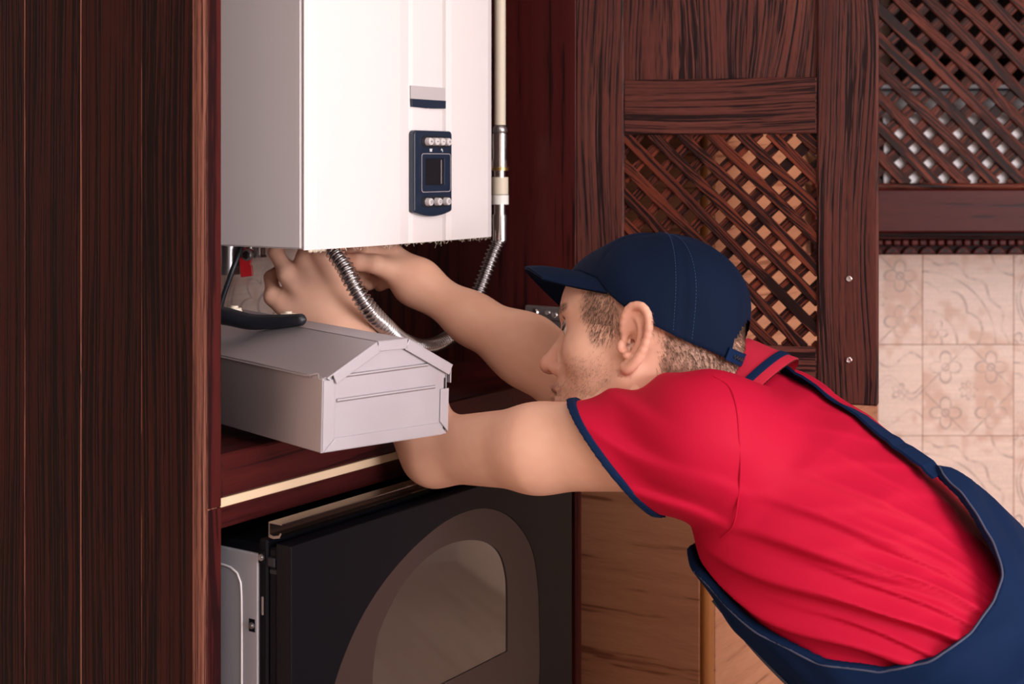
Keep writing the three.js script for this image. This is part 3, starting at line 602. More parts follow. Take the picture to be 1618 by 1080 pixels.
/* torso frame: s up the spine, l to the person's left, n out of the chest */
const TS = .965, PV = [.579, .7535, -1.5537], SX = V(-.624, .716, -.314).normalize(), LX = V(-.45, 0, .893).normalize(), NX = LX.clone().cross(SX);
const tor = (x, y, z) => { const a = (x - PV[0]) / TS, b = (y - PV[1]) / TS, c = (z - PV[2]) / TS; return [a * SX.x + b * SX.y + c * SX.z, a * LX.x + b * LX.y + c * LX.z, a * NX.x + b * NX.y + c * NX.z]; };
const fromTor = (s, l, n) => (s *= TS, l *= TS, n *= TS, V(PV[0] + s * SX.x + l * LX.x + n * NX.x, PV[1] + s * SX.y + l * LX.y + n * NX.y, PV[2] + s * SX.z + l * LX.z + n * NX.z));
const SEC = [[-.16, .165, .13, 0], [0, .170, .130, .0], [.12, .158, .120, .006], [.22, .160, .122, .010], [.32, .168, .126, .012], [.40, .168, .116, .016], [.46, .146, .094, .014], [.50, .098, .072, .010], [.53, .056, .054, .004], [.58, .05, .05, 0]];
function section(s) {
  if (s <= SEC[0][0]) return SEC[0]; if (s >= SEC[9][0]) return SEC[9];
  let i = 0; while (SEC[i + 1][0] < s) i++;
  const a = SEC[i], b = SEC[i + 1], t = sstep(0, 1, (s - a[0]) / (b[0] - a[0])) * .5 + .5 * (s - a[0]) / (b[0] - a[0]);
  return [s, a[1] + (b[1] - a[1]) * t, a[2] + (b[2] - a[2]) * t, a[3] + (b[3] - a[3]) * t];
}
function torso(x, y, z) {
  const [s, l, n] = tor(x, y, z), [, a, b, o] = section(s), p = l / a, q = (n - o) / b, k = Math.pow(p * p * Math.abs(p) ** .4 + q * q * Math.abs(q) ** .4, 1 / 2.4);
  return TS * Math.max((k - 1) * Math.min(a, b), s - .575, -.15 - s);
}
/* arms */
const SL = at(1105, 692, 1.572), SR = V(.343, 1.064, -1.82);
const armL = [cone(SL, at(850, 708, 1.645), .058, .0485), cone(at(850, 708, 1.645), at(697, 710, 1.735), .0485, .039), cone(at(682, 716, 1.742), at(646, 626, 1.767), .036, .0405), cone(at(646, 626, 1.767), at(556, 545, 1.85), .042, .029)];
const WL = at(544, 532, 1.852);
const MCPL = [at(514, 412, 1.884), at(484, 410, 1.872), at(455, 434, 1.872), at(432, 468, 1.882)];
const palmL = [cone(WL, at(525, 470, 1.875), .028, .022), ...MCPL.map((m, i) => cone(WL.clone().lerp(m, .12), m, .024, [.0140, .0142, .0135, .0125][i])), cone(at(525, 500, 1.865), at(455, 480, 1.882), .026, .016), cone(at(500, 470, 1.88), at(485, 430, 1.888), .024, .018)];
const finger = (pts, rs) => pts.slice(0, -1).map((p, i) => cone(p, pts[i + 1], rs[i], rs[i + 1]));
const fingersL = [
  finger([MCPL[0], at(536, 386, 1.905), at(545, 376, 1.925)], [.0115, .0098, .009]),
  finger([MCPL[1], at(484, 380, 1.888), at(492, 366, 1.912)], [.0118, .0100, .009]),
  finger([MCPL[2], at(436, 398, 1.886), at(446, 372, 1.905), at(454, 366, 1.92)], [.0110, .0100, .0092, .0085]),
  finger([MCPL[3], at(428, 438, 1.906), at(446, 424, 1.922), at(458, 428, 1.93)], [.0105, .0092, .0085, .008]),
  finger([at(530, 490, 1.885), at(532, 446, 1.912), at(532, 412, 1.925), at(532, 390, 1.93)], [.016, .0125, .0108, .009]),
];
const armR = [cone(SR, at(905, 603, 1.90), .056, .0455), cone(at(905, 603, 1.90), at(832, 553, 1.915), .0455, .0435), cone(at(832, 553, 1.915), at(745, 503, 1.93), .0435, .0325), cone(at(745, 503, 1.93), at(666, 452, 1.945), .0325, .0255)];
const WR = at(660, 446, 1.947);
const MCPR = [at(618, 399, 1.955), at(616, 405, 1.975), at(622, 416, 1.992), at(630, 428, 2.002)];
const palmR = [...MCPR.map((m, i) => cone(WR.clone().lerp(m, .1), m, .0235, [.0145, .0140, .0130, .012][i])), cone(at(640, 438, 1.945), at(612, 424, 1.945), .021, .0155)];
const fingersR = [
  finger([MCPR[0], at(578, 392, 1.945), at(552, 400, 1.948)], [.0118, .0102, .0088]),
  finger([MCPR[1], at(588, 412, 1.985), at(566, 436, 1.972), at(566, 446, 1.965)], [.0115, .0100, .0090, .0085]),
  finger([MCPR[2], at(602, 434, 2.0), at(586, 446, 1.986), at(583, 450, 1.978)], [.0108, .0098, .0088, .008]),
  finger([MCPR[3], at(614, 444, 2.008), at(600, 452, 2.0)], [.0100, .0088, .0078]),
  finger([at(632, 432, 1.938), at(592, 417, 1.928), at(566, 414, 1.928), at(542, 411, 1.932)], [.0175, .0130, .0118, .0098]),
];
function limb(arm, palm, fingers) {
  return (x, y, z) => {
    let d = arm[0](x, y, z); for (let i = 1; i < arm.length; i++) d = sm(d, arm[i](x, y, z), i === 2 ? .03 : .02);
    if (palm) {
      let p = palm[0](x, y, z); for (let i = 1; i < palm.length; i++) p = sm(p, palm[i](x, y, z), .014);
      for (const f of fingers) { let q = f[0](x, y, z); for (let i = 1; i < f.length; i++) q = sm(q, f[i](x, y, z), .004); p = sm(p, q, .008); }
      d = sm(d, p, .03);
    }
    return d;
  };
}
const leftArm = limb(armL, palmL, fingersL), rightArm = limb(armR, palmR, fingersR);
/* head */
const HS = 1.10, HC = V(.1615, 1.1765, -1.70);
const yaw = 20 * Math.PI / 180, pit = 0, rol = 14 * Math.PI / 180;
const F0 = V(-Math.cos(yaw), 0, -Math.sin(yaw)), L0 = V(-Math.sin(yaw), 0, Math.cos(yaw)), U0 = V(0, 1, 0);
const HF = F0.clone().multiplyScalar(Math.cos(pit)).addScaledVector(U0, Math.sin(pit)), U1 = U0.clone().multiplyScalar(Math.cos(pit)).addScaledVector(F0, -Math.sin(pit));
const HU = U1.clone().multiplyScalar(Math.cos(rol)).addScaledVector(L0, -Math.sin(rol)), HL = L0.clone().multiplyScalar(Math.cos(rol)).addScaledVector(U1, Math.sin(rol));
const headP = (f, u, l) => HC.clone().addScaledVector(HF, f * HS).addScaledVector(HU, u * HS).addScaledVector(HL, l * HS);
const toHead = (x, y, z) => { const a = (x - HC.x) / HS, b = (y - HC.y) / HS, c = (z - HC.z) / HS; return [a * HF.x + b * HF.y + c * HF.z, a * HU.x + b * HU.y + c * HU.z, a * HL.x + b * HL.y + c * HL.z]; };
const P3 = (a) => V(a[0], a[1], a[2]);
const hp = {
  skull: ell([-.006, .042, 0], [.096, .077, .073]), fore: ell([.038, .045, 0], [.056, .050, .058]), face: ell([.040, -.018, 0], [.050, .070, .056]),
  jaw: cone(P3([.004, -.040, .050]), P3([.076, -.078, .012]), .019, .018), chin: ell([.078, -.078, 0], [.019, .017, .022]), mouth: ell([.074, -.048, 0], [.024, .024, .030]),
  cheek: ell([.052, -.010, .044], [.026, .022, .020]),
  nose: cone(P3([.086, .022, 0]), P3([.1085, -.017, 0]), .0062, .0105), tip: ell([.1105, -.0195, 0], [.0100, .0085, .0092]), wing: ell([.0965, -.0245, .0105], [.0105, .0075, .0068]),
  lipU: ell([.0955, -.0455, 0], [.0090, .0050, .021]), lipL: ell([.0935, -.0590, 0], [.0092, .0058, .019]),
  brow: cone(P3([.0850, .0365, .010]), P3([.070, .0370, .040]), .0085, .0075),
  socket: ell([.0925, .0170, .030], [.018, .0115, .018]), eye: ell([.0745, .0178, .0305], [.0128, .0124, .0128]),
  lidU: cone(P3([.0850, .0245, .022]), P3([.0775, .0235, .042]), .0042, .0036), lidL: cone(P3([.0835, .0105, .022]), P3([.0760, .0115, .041]), .0040, .0034),
  nostril: ell([.1030, -.0300, .0072], [.0060, .0048, .0042]),
  neck: null,
};
const helixCurve = new THREE.CatmullRomCurve3([[.0065, .000, .0700], [.0080, .014, .0750], [.0055, .028, .0815], [-.0030, .0370, .0860], [-.0140, .0370, .0890], [-.0215, .0285, .0905], [-.0235, .0150, .0895], [-.0200, .000, .0860], [-.0130, -.0130, .0815], [-.0060, -.0220, .0780], [.0010, -.0270, .0745], [.0050, -.0235, .0715]].map(P3));
const helix = helixCurve.getPoints(22);
const ear = [...finger(helix, helix.map((p, i) => .0030 + .0010 * sstep(0, 8, i) + .0012 * sstep(14, 20, i)))];
const earIn = finger(new THREE.CatmullRomCurve3([[-.0035, .0275, .0800], [-.0105, .0225, .0835], [-.0130, .0100, .0830], [-.0105, -.0020, .0800], [-.0045, -.0110, .0770]].map(P3)).getPoints(10), new Array(11).fill(.0031));
const earPlate = ell([-.008, .008, .0750], [.0155, .0310, .0042]), tragus = ell([.0085, -.0040, .0770], [.0048, .0070, .0055]), concha = ell([-.001, .000, .0830], [.0085, .0120, .0110]), antitr = ell([.0015, -.0135, .0775], [.0050, .0040, .0045]);
function headLocal(f, u, l) {
  const s = Math.abs(l);
  let d = sm(hp.skull(f, u, s), hp.fore(f, u, s), .03); d = sm(d, hp.face(f, u, s), .03); d = sm(d, hp.jaw(f, u, s), .028); d = sm(d, hp.chin(f, u, s), .018); d = sm(d, hp.mouth(f, u, s), .018); d = sm(d, hp.cheek(f, u, s), .02);
  d = sm(d, hp.brow(f, u, s), .012);
  d = smax(d, -hp.socket(f, u, s), .010);
  d = Math.min(d, hp.eye(f, u, s)); d = sm(d, hp.lidU(f, u, s), .0035); d = sm(d, hp.lidL(f, u, s), .0035);
  d = sm(d, sm(hp.nose(f, u, s), hp.tip(f, u, s), .008), .010); d = sm(d, hp.wing(f, u, s), .006); d = smax(d, -hp.nostril(f, u, s), .002);
  d = sm(d, hp.lipU(f, u, s), .005); d = sm(d, hp.lipL(f, u, s), .006);
  d = smax(d, .0018 - Math.hypot((u + .0522 + .12 * s * s * 10) , Math.max(0, .094 - f)) + Math.max(0, s - .022), .0015);
  if (s > .055 && Math.abs(f) < .05) {
    let e = earPlate(f, u, s - .0075 * sstep(.006, .034, u) - .0035 * sstep(-.002, -.020, f)); for (const k of ear) e = sm(e, k(f, u, s), .003); e = smax(e, -concha(f, u, s), .003); for (const k of earIn) e = sm(e, k(f, u, s), .002);
    e = sm(e, tragus(f, u, s), .003); e = sm(e, antitr(f, u, s), .003);
    d = sm(d, e, .005);
  }
  return d;
}
const NK = fromTor(.535, 0, 0);
const neckF = [cone(headP(-.028, -.02, 0), NK, .056 * HS, .053), cone(headP(-.042, -.005, 0), fromTor(.53, 0, -.004), .05 * HS, .050), cone(headP(.005, -.055, .02), fromTor(.52, .02, .03), .035, .04)];
const headField = (x, y, z) => { const [f, u, l] = toHead(x, y, z); let d = headLocal(f, u, l) * HS, n = sm(neckF[0](x, y, z), neckF[1](x, y, z), .03); n = sm(n, neckF[2](x, y, z), .03); return sm(d, n, .022); };
/* skin colours: base, redder knuckles, lips and ears, shorn scalp, beard growth */
const lin = (h) => new THREE.Color(h), SK = { base: lin('#e8b9a0'), red: lin('#d99481'), lip: lin('#a5655f'), hair: lin('#76594c'), beard: lin('#b08c7b'), brow: lin('#4d382f') };
const hairLine = (f, u) => {                                       // > 0 where cropped hair grows
  const front = .060 - f - .55 * Math.max(0, .030 - u) - .3 * Math.max(0, u - .05);
  const behind = Math.min(-.026 - f, u + .052 + .10 * (f + .03));
  return Math.max(behind, Math.min(front, u - .040), Math.min(front, f - .010, u + .004));
};
const beard = (f, u, l) => { const a = sstep(-.004, -.03, u) * sstep(.012, .03, f) * (1 - sstep(.078, .09, f) * sstep(-.036, -.03, u)), b = sstep(.004, -.03, u) * sstep(.018, .028, f) * sstep(.055, .045, f); return Math.max(a * sstep(.0, .02, .085 - f + Math.max(0, -.034 - u) * 3), b * .8); };
function skinColor(kind) {
  return (x, y, z) => {
    const c = SK.base.clone(), m = n3(x * 60, y * 60, z * 60) * .5 + n3(x * 170, y * 170, z * 170) * .5;
    c.lerp(SK.red, .18 + .16 * m);
    if (kind === 'head') {
      const [f, u, l] = toHead(x, y, z), s = Math.abs(l);
      if (f > .086 && Math.abs(u + .052) < .0125 && s < .023) c.lerp(SK.lip, .75 * sstep(.0125, .009, Math.abs(u + .052)) * sstep(.084, .091, f));
      if (s > .074) c.lerp(SK.red, .35);
      if (f > .095 && u > -.035 && u < 0) c.lerp(SK.red, .4);
      const on = s < .078 || f < -.024 || u > .04, h = on ? sstep(-.006, .010, hairLine(f, u) + .004 * n3(x * 300, y * 300, z * 300)) : 0; c.lerp(SK.hair, .62 * h * (.8 + .3 * m));
      if (on) c.lerp(SK.beard, .3 * beard(f, u, l) * (.75 + .5 * n3(x * 420, y * 420, z * 420)));
      const bd = Math.hypot((u - .0385 - .06 * Math.max(0, s - .03)) / .0052, Math.max(0, Math.abs(s - .027) - .018) / .006); if (f > .055) c.lerp(SK.brow, .5 * sstep(1.2, .6, bd));
    }
    return c;
  };
}
const skinMat = new THREE.MeshPhysicalMaterial({ vertexColors: true, roughness: .48, sheen: .25, sheenRoughness: .5, sheenColor: new THREE.Color('#ff9a80'), specularIntensity: .45 });
function build(list) {                                              // [{pos, nor, idx}, colour fn] joined into one geometry
  let pos = [], nor = [], col = [], idx = [], o = 0;
  for (const [m, fn] of list) {
    for (let i = 0; i < m.pos.length; i++) { pos.push(m.pos[i]); nor.push(m.nor[i]); }
    for (let i = 0; i < m.pos.length; i += 3) { const c = fn(m.pos[i], m.pos[i + 1], m.pos[i + 2]); col.push(c.r, c.g, c.b); }
    for (const k of m.idx) idx.push(k + o); o += m.pos.length / 3;
  }
  return geoOf(pos, nor, null, idx, col);
}
const inTorso = (x, y, z) => Math.min(torso(x, y, z) + .012, cone(SL, SR, .045, .045)(x, y, z));
const headMesh = meshField(headField, [HC.x - .16, HC.y - .17, HC.z - .16], [HC.x + .20, HC.y + .16, HC.z + .14], .0026);
const leftMesh = meshField((x, y, z) => sm(leftArm(x, y, z), inTorso(x, y, z), .02), [-.335, .985, -1.97], [.20, 1.34, -1.50], .0030);
const rightMesh = meshField((x, y, z) => sm(rightArm(x, y, z), inTorso(x, y, z), .02), [-.26, .99, -2.06], [.30, 1.34, -1.82], .0030);
const trunkMesh = meshField((x, y, z) => Math.min(sm(inTorso(x, y, z), Math.min(cone(SL, at(850, 708, 1.645), .058, .0485)(x, y, z), cone(SR, at(905, 603, 1.90), .056, .0455)(x, y, z)), .02), headField(x, y, z)), [.05, .60, -2.06], [.80, 1.22, -1.36], .010);
part(person, 'body', build([[headMesh, skinColor('head')], [leftMesh, skinColor('arm')], [rightMesh, skinColor('arm')], [trunkMesh, skinColor('arm')]]), skinMat, 'fair skin of face, neck, arms and hands');
/* eyes */
for (const s of [1, -1]) {
  const c = headP(.0745, .0178, .0305 * s), g = new THREE.SphereGeometry(.0131 * HS, 24, 18), look = HF.clone().multiplyScalar(.86).addScaledVector(HU, .28).addScaledVector(HL, .42).normalize();
  const eye = part(person, 'eye', g.translate(c.x, c.y, c.z), std('#d9d0cc', .15, 0, { clearcoat: 1 }), 'pale eyeball');
  const ir = new THREE.SphereGeometry(.0068 * HS, 18, 12).scale(1, 1, .4).applyQuaternion(new THREE.Quaternion().setFromUnitVectors(V(0, 0, 1), look)).translate(c.x + look.x * .0118 * HS, c.y + look.y * .0118 * HS, c.z + look.z * .0118 * HS);
  const q = shadows(new THREE.Mesh(ir.translate(-PB[0], -PB[1], -PB[2]), std('#2e2a2c', .1, 0, { clearcoat: 1 }))); q.name = 'iris'; eye.add(q);
}
/* hair: cropped hairs, beard growth, eyebrows */
{
  const g = new THREE.ConeGeometry(1, 1, 4, 1, true).translate(0, .5, 0), N = 30000, out = [];
  const tri = headMesh.idx.length / 3, P = headMesh.pos, NN = headMesh.nor;
  let tries = 0;
  while (out.length < N && tries++ < 700000) {
    const t = Math.floor(rnd() * tri) * 3, a = headMesh.idx[t] * 3, x = P[a] + rr(-.0013, .0013), y = P[a + 1] + rr(-.0013, .0013), z = P[a + 2] + rr(-.0013, .0013);
    const [f, u, l] = toHead(x, y, z), s = Math.abs(l); if (l < -.03) continue;
    const n = V(NN[a], NN[a + 1], NN[a + 2]);
    if (s > .0775 && f > -.026 && u < .043) continue;               // not on the ear
    const hl = hairLine(f, u), bw = Math.hypot((u - .0385 - .06 * Math.max(0, s - .03)) / .0046, Math.max(0, Math.abs(s - .027) - .016) / .006);
    const down = HU.clone().multiplyScalar(-1).addScaledVector(HF, f > .02 ? .1 : -.55), b = beard(f, u, l);
    if (hl > 0 && rnd() < clamp(hl / .012, .15, 1) && u < .1) out.push([x, y, z, n.clone().multiplyScalar(.35).addScaledVector(down, 1).normalize(), rr(.003, .0065), .00017, rnd() < .35 ? 0 : 1]);
    else if (f > .055 && bw < 1) out.push([x, y, z, n.clone().multiplyScalar(.4).addScaledVector(HF, -1).addScaledVector(HU, .3).normalize(), rr(.003, .006), .00018, rnd() < .5 ? 0 : 1]);
    else if (b > .2 && rnd() < b * .22) out.push([x, y, z, n.clone().multiplyScalar(.5).addScaledVector(down, 1).normalize(), rr(.002, .0038), .00013, 1]);
  }
  const hair = new THREE.InstancedMesh(g, std('#ffffff', .55), out.length), q = new THREE.Quaternion(), mtx = new THREE.Matrix4(), cols = [lin('#46332b'), lin('#7d6353')];
  out.forEach(([x, y, z, d, len, r, k], i) => { q.setFromUnitVectors(V(0, 1, 0), d); mtx.compose(V(x - PB[0], y - PB[1], z - PB[2]), q, V(r, len, r)); hair.setMatrixAt(i, mtx); hair.setColorAt(i, cols[k]); });
  hair.name = 'hair'; hair.userData.kind = 'stuff'; hair.userData.label = 'cropped brown hair and stubble'; person.add(shadows(hair));
}
/* polo shirt */
const shirtMat = new THREE.MeshPhysicalMaterial({ color: '#b80c33', roughness: .7, sheen: .25, sheenRoughness: .4, sheenColor: new THREE.Color('#ff4a70'), specularIntensity: .3 });
const navyCloth = new THREE.MeshPhysicalMaterial({ color: '#0a2144', roughness: .8, sheen: .12, sheenRoughness: .5, sheenColor: new THREE.Color('#4a70b0'), specularIntensity: .25 });
const navyLining = std('#2a1a2c', .8);
const cuffC = at(966, 724, 1.60), cuffN = V(.76, .60, .12).normalize();
const sleeveA = at(1128, 704, 1.60), sleeveB = at(900, 718, 1.61);
const sleeveO = cone(sleeveA, sleeveB, .080, .059), sleeveI = cone(sleeveA, sleeveB, .060, .0505), capL = cone(SL, fromTor(.455, .07, 0), .072, .062);
const sleeveRO = cone(SR, V(.19, 1.075, -1.86), .074, .064), sleeveRI = cone(SR, V(.17, 1.075, -1.865), .058, .054), cuffRC = V(.225, 1.07, -1.85), cuffRN = V(.96, .2, .1).normalize(), capR = cone(SR, fromTor(.45, -.07, 0), .062, .06);
const pl = (c, n) => (x, y, z) => (x - c.x) * n.x + (y - c.y) * n.y + (z - c.z) * n.z;
const cutL = pl(cuffC, cuffN), cutR = pl(cuffRC, cuffRN);
const angle = (l, n) => Math.atan2(l, n);                         // 0 chest, +90 left side, 180 back
const ridge = (t) => { const q = .5 + .5 * Math.sin(t + .5 * Math.sin(t)); return q * Math.sqrt(q); };
const EDGE = [[0, .425], [34, .425], [48, .395], [60, .31], [73, .24], [88, .195], [104, .172], [120, .166], [135, .172], [146, .186], [154, .215], [164, .265], [172, .30], [180, .312]];
const edgeAt = (ph) => { const d = Math.abs(ph) * 180 / Math.PI; let i = 0; while (i < EDGE.length - 2 && EDGE[i + 1][0] < d) i++; const a = EDGE[i], b = EDGE[i + 1]; return a[1] + (b[1] - a[1]) * clamp((d - a[0]) / (b[0] - a[0]), 0, 1); };
function folds(x, y, z) {
  const [s, l, n] = tor(x, y, z), ph = angle(l, n), q = ph * .14;
  const wob = .006 * n3(x * 14, y * 14, z * 14);
  let d = 0;
  const m1 = sstep(.55, .95, ph) * sstep(2.75, 1.9, ph) * sstep(.44, .30, s) * sstep(.02, .10, s);
  d += .0115 * m1 * (ridge((q + .52 * s + wob) * 2 * Math.PI / .040) * (.5 + .5 * sstep(2.1, 1.3, ph)) + .45 * ridge((q + .46 * s + wob * 1.5) * 2 * Math.PI / .0235 + 1) * sstep(.36, .22, s));
  d *= sstep(edgeAt(ph) - .03, edgeAt(ph) + .005, s);
  const m2 = sstep(1.5, 2.0, ph) * sstep(.5, .36, s) * sstep(.14, .24, s);
  d += .0016 * m2 * ridge((q * .55 + s + 2 * wob) * 2 * Math.PI / .05);
  const a = (x * -.573 - y * .819), b = x * .819 - y * .573, m3 = sstep(.16, .06, x - .12) * sstep(.03, .0, sleeveO(x, y, z) - .0) * sstep(-.01, .03, cutL(x, y, z));
  if (z > -1.74) d += .0085 * m3 * (ridge((a + .004 * Math.sin(b * 40) + .25 * b) * 2 * Math.PI / .044 + .8) - .3);
  return d;
}
const shirtBase = (x, y, z) => {
  let d = torso(x, y, z) - .006;
  d = sm(d, capL(x, y, z), .04); d = sm(d, capR(x, y, z), .04);
  d = sm(d, Math.max(sleeveO(x, y, z), -cutL(x, y, z)), .030);
  d = sm(d, Math.max(sleeveRO(x, y, z), -cutR(x, y, z)), .03);
  return d;
};
const hollow = (x, y, z, d) => { d = Math.max(d, -Math.max(sleeveI(x, y, z), cutL(x, y, z) - .035)); d = Math.max(d, -Math.max(sleeveRI(x, y, z), cutR(x, y, z) - .04)); return d; };
const neckHole = (x, y, z) => { const [s, l, n] = tor(x, y, z); return -Math.max(Math.hypot(l, n) - .058, .500 - s); };
const shirtField = (x, y, z) => hollow(x, y, z, Math.max(shirtBase(x, y, z) - folds(x, y, z), -cutL(x, y, z) - (z > -1.75 ? 0 : 9), neckHole(x, y, z)));
const toGeo = (m) => geoOf(m.pos, m.nor, null, m.idx);
const shirt = part(person, 'polo_shirt', toGeo(meshField(shirtField, [.03, .72, -2.04], [.72, 1.22, -1.34], .0033)), shirtMat, 'red short-sleeved polo shirt with navy trim');
function sub(parent, name, geo, mat, label) { const q = shadows(new THREE.Mesh(geo.translate(-PB[0], -PB[1], -PB[2]), mat)); q.name = name; if (label) q.userData.label = label; parent.add(q); return q; }
sub(shirt, 'cuff_band', toGeo(meshField((x, y, z) => { const c = cutL(x, y, z); return Math.max(sleeveO(x, y, z) - .0035, -c - .001, c - .0075, -sleeveI(x, y, z)); }, [-.02, 1.0, -1.74], [.20, 1.16, -1.48], .0024)), navyCloth, 'navy ribbed sleeve band');
// a point on a cloth surface: march out from the spine
function onShirt(s, deg, off, field = shirtField) {
  const a = deg * Math.PI / 180, o = fromTor(s, 0, .005), d = LX.clone().multiplyScalar(Math.sin(a)).addScaledVector(NX, Math.cos(a)); let r = .26;
  for (; r > .03; r -= .0015) { const p = o.clone().addScaledVector(d, r); if (field(p.x, p.y, p.z) < 0) break; }
  return [o.addScaledVector(d, r + off), d];
}
function ribbon(pts, dirs, width, thick) {                        // flat band along points, facing dirs
  const pos = [], idx = [], n = pts.length, c = new THREE.CatmullRomCurve3(pts);
  for (let i = 0; i < n; i++) {
    const t = pts[Math.min(n - 1, i + 1)].clone().sub(pts[Math.max(0, i - 1)]).normalize(), d = dirs[i].clone().addScaledVector(t, -dirs[i].dot(t)).normalize(), w = t.clone().cross(d).multiplyScalar((typeof width === 'function' ? width(i / (n - 1)) : width) / 2);
    for (const [a, b] of [[-1, 0], [1, 0], [1, 1], [-1, 1]]) { const p = pts[i].clone().addScaledVector(w, a).addScaledVector(d, b * thick); pos.push(p.x, p.y, p.z); }
    if (i) for (let k = 0; k < 4; k++) { const a = (i - 1) * 4 + k, b = (i - 1) * 4 + (k + 1) % 4; idx.push(a, b, a + 4, b, b + 4, a + 4); }
  }
  idx.push(0, 2, 1, 0, 3, 2); const e = (n - 1) * 4; idx.push(e, e + 1, e + 2, e, e + 2, e + 3);
  const g = geoOf(pos, null, null, idx).toNonIndexed(); g.computeVertexNormals(); return g;
}
{ // collar: a folded band standing round the neck, with a navy stripe near its edge
  const ring = (rows, off) => {
    const pos = [], idx = [], n = 72;
    for (let i = 0; i <= n; i++) {
      const a = i / n * Math.PI * 2, d = LX.clone().multiplyScalar(Math.sin(a)).addScaledVector(NX, Math.cos(a));
      rows.forEach(([r, h]) => { const p = fromTor(.524 + h - .008 * Math.cos(a), 0, 0).addScaledVector(d, r + off); pos.push(p.x, p.y, p.z); });
      if (i) for (let k = 0; k + 1 < rows.length; k++) { const q = (i - 1) * rows.length + k, w = q + rows.length; idx.push(q, q + 1, w, q + 1, w + 1, w); }
    }
    return geoOf(pos, null, null, idx);
  };
  const col = sub(shirt, 'collar', ring([[.059, -.01], [.060, .015], [.0615, .031], [.0640, .0360], [.067, .035], [.072, .025], [.079, .009], [.087, -.008], [.0945, -.022], [.093, -.0245], [.081, -.002], [.068, .02]], 0), new THREE.MeshPhysicalMaterial({ color: '#b80c33', roughness: .8, side: THREE.DoubleSide }), 'red ribbed collar');
  sub(shirt, 'collar_stripe', ring([[.0850, -.0035], [.0860, -.0030], [.0903, -.0118], [.0890, -.0122]], .0006), navyCloth, 'navy stripe on the collar');
}
{ // armhole seam, double stitched
  const P = [], D = [];
  for (const [px, py, d] of [[1128, 594, 1.62], [1150, 608, 1.59], [1163, 640, 1.56], [1168, 690, 1.545], [1170, 740, 1.545], [1166, 790, 1.55], [1158, 830, 1.56], [1140, 850, 1.58]]) {
    const q = at(px, py, d), dir = V(q.x, q.y - EYE, q.z).normalize(); let t = -.15; const o = q.clone();
    for (; t < .2; t += .001) { const p = o.clone().addScaledVector(dir, t); if (shirtField(p.x, p.y, p.z) < .0006) { P.push(p); break; } }
  }
  if (P.length > 3) sub(shirt, 'armhole_seam', tube(P, .0011, 60, 6), shirtMat);
}
/* bib overalls */
const hipL = fromTor(-.02, .085, .0), hipR = fromTor(-.02, -.085, .0);
const kneeL = V(.40, .44, -1.52), kneeR = V(.44, .44, -1.72), footL = V(.55, .09, -1.47), footR = V(.60, .09, -1.76);
const legs = [cone(hipL, kneeL, .105, .075), cone(kneeL, footL, .072, .058), cone(hipR, kneeR, .105, .075), cone(kneeR, footR, .072, .058)];
function overallOuter(x, y, z) {
  const [s, l, n] = tor(x, y, z), ph = angle(l, n), ab = Math.abs(ph);
  const gap = .020 * sstep(2.15, 2.65, ab) * sstep(.06, .20, s) * sstep(.34, .26, s) + .005 * sstep(.95, .5, ab) * sstep(.15, .3, s) + .012 * sstep(.16, -.02, s) * sstep(1.6, 2.4, ab);
  const wr = .0080 * sstep(.20, .05, s) * (ridge((s + .25 * ph * .14 + .01 * n3(x * 20, y * 20, z * 20)) * 2 * Math.PI / .055) - .4) + .0025 * n3(x * 34, y * 34, z * 34);
  return torso(x, y, z) - .018 - gap - wr;
}
function overallField(x, y, z) {
  const [s, l, n] = tor(x, y, z), ph = angle(l, n), o = overallOuter(x, y, z);
  let d = smax(Math.max(o, -(o + .009)), s - edgeAt(ph), .004);
  let g = legs[0](x, y, z); for (let i = 1; i < 4; i++) g = sm(g, legs[i](x, y, z), i === 2 ? .02 : .04);
  return sm(d, Math.max(g, s - .05), .03);
}
const overalls = part(person, 'bib_overalls', build([[meshField(overallField, [.08, .56, -2.02], [.86, 1.16, -1.30], .0036), () => lin('#ffffff')], [meshField((x, y, z) => { let g = legs[0](x, y, z); for (let i = 1; i < 4; i++) g = sm(g, legs[i](x, y, z), i === 2 ? .02 : .04); return Math.max(g, y - .60); }, [.25, .0, -1.95], [.80, .62, -1.32], .012), () => lin('#ffffff')]]), navyCloth, 'navy blue bib overalls');
{
  const P = [], D = [];
  for (let i = 0; i <= 24; i++) { const t = i / 24, [p, d] = onShirt(.300 + .215 * t, 174 + 10 * t + 26 * t * t * t, .0035 + .012 * (1 - t) ** 3); P.push(p); D.push(d); }
  sub(overalls, 'shoulder_strap', ribbon(P, D, (t) => .036 + .004 * Math.sin(t * 9), .003), navyCloth, 'navy shoulder strap');
  const E = []; for (let a = 46; a <= 178; a += 3) E.push(onShirt(edgeAt(a * Math.PI / 180) - .0015, a, .0004, overallOuter)[0]);
  sub(overalls, 'edge_piping', tube(E, .0012, 140, 6), std('#454a64', .7), 'thin grey edge piping');
  const Z = [[.36, 40], [.28, 44], [.20, 48], [.12, 52]].map(([s, a]) => onShirt(s, a, .001, overallField)[0]);
  sub(overalls, 'zip_tape', tube(Z, .0022, 24, 6), std('#3b4256', .4, .3), 'grey zip line');
}
for (const [f, name] of [[footL, 'shoe'], [footR, 'shoe']]) part(person, name, toGeo(meshField((x, y, z) => Math.max(sm(cone(V(f.x - .14, .035, f.z - .03), V(f.x + .03, .045, f.z), .038, .045)(x, y, z), cone(V(f.x, .05, f.z), V(f.x, .12, f.z), .05, .055)(x, y, z), .03), .002 - y), [f.x - .22, -.01, f.z - .12], [f.x + .12, .17, f.z + .1], .008)), M.blackPlastic);
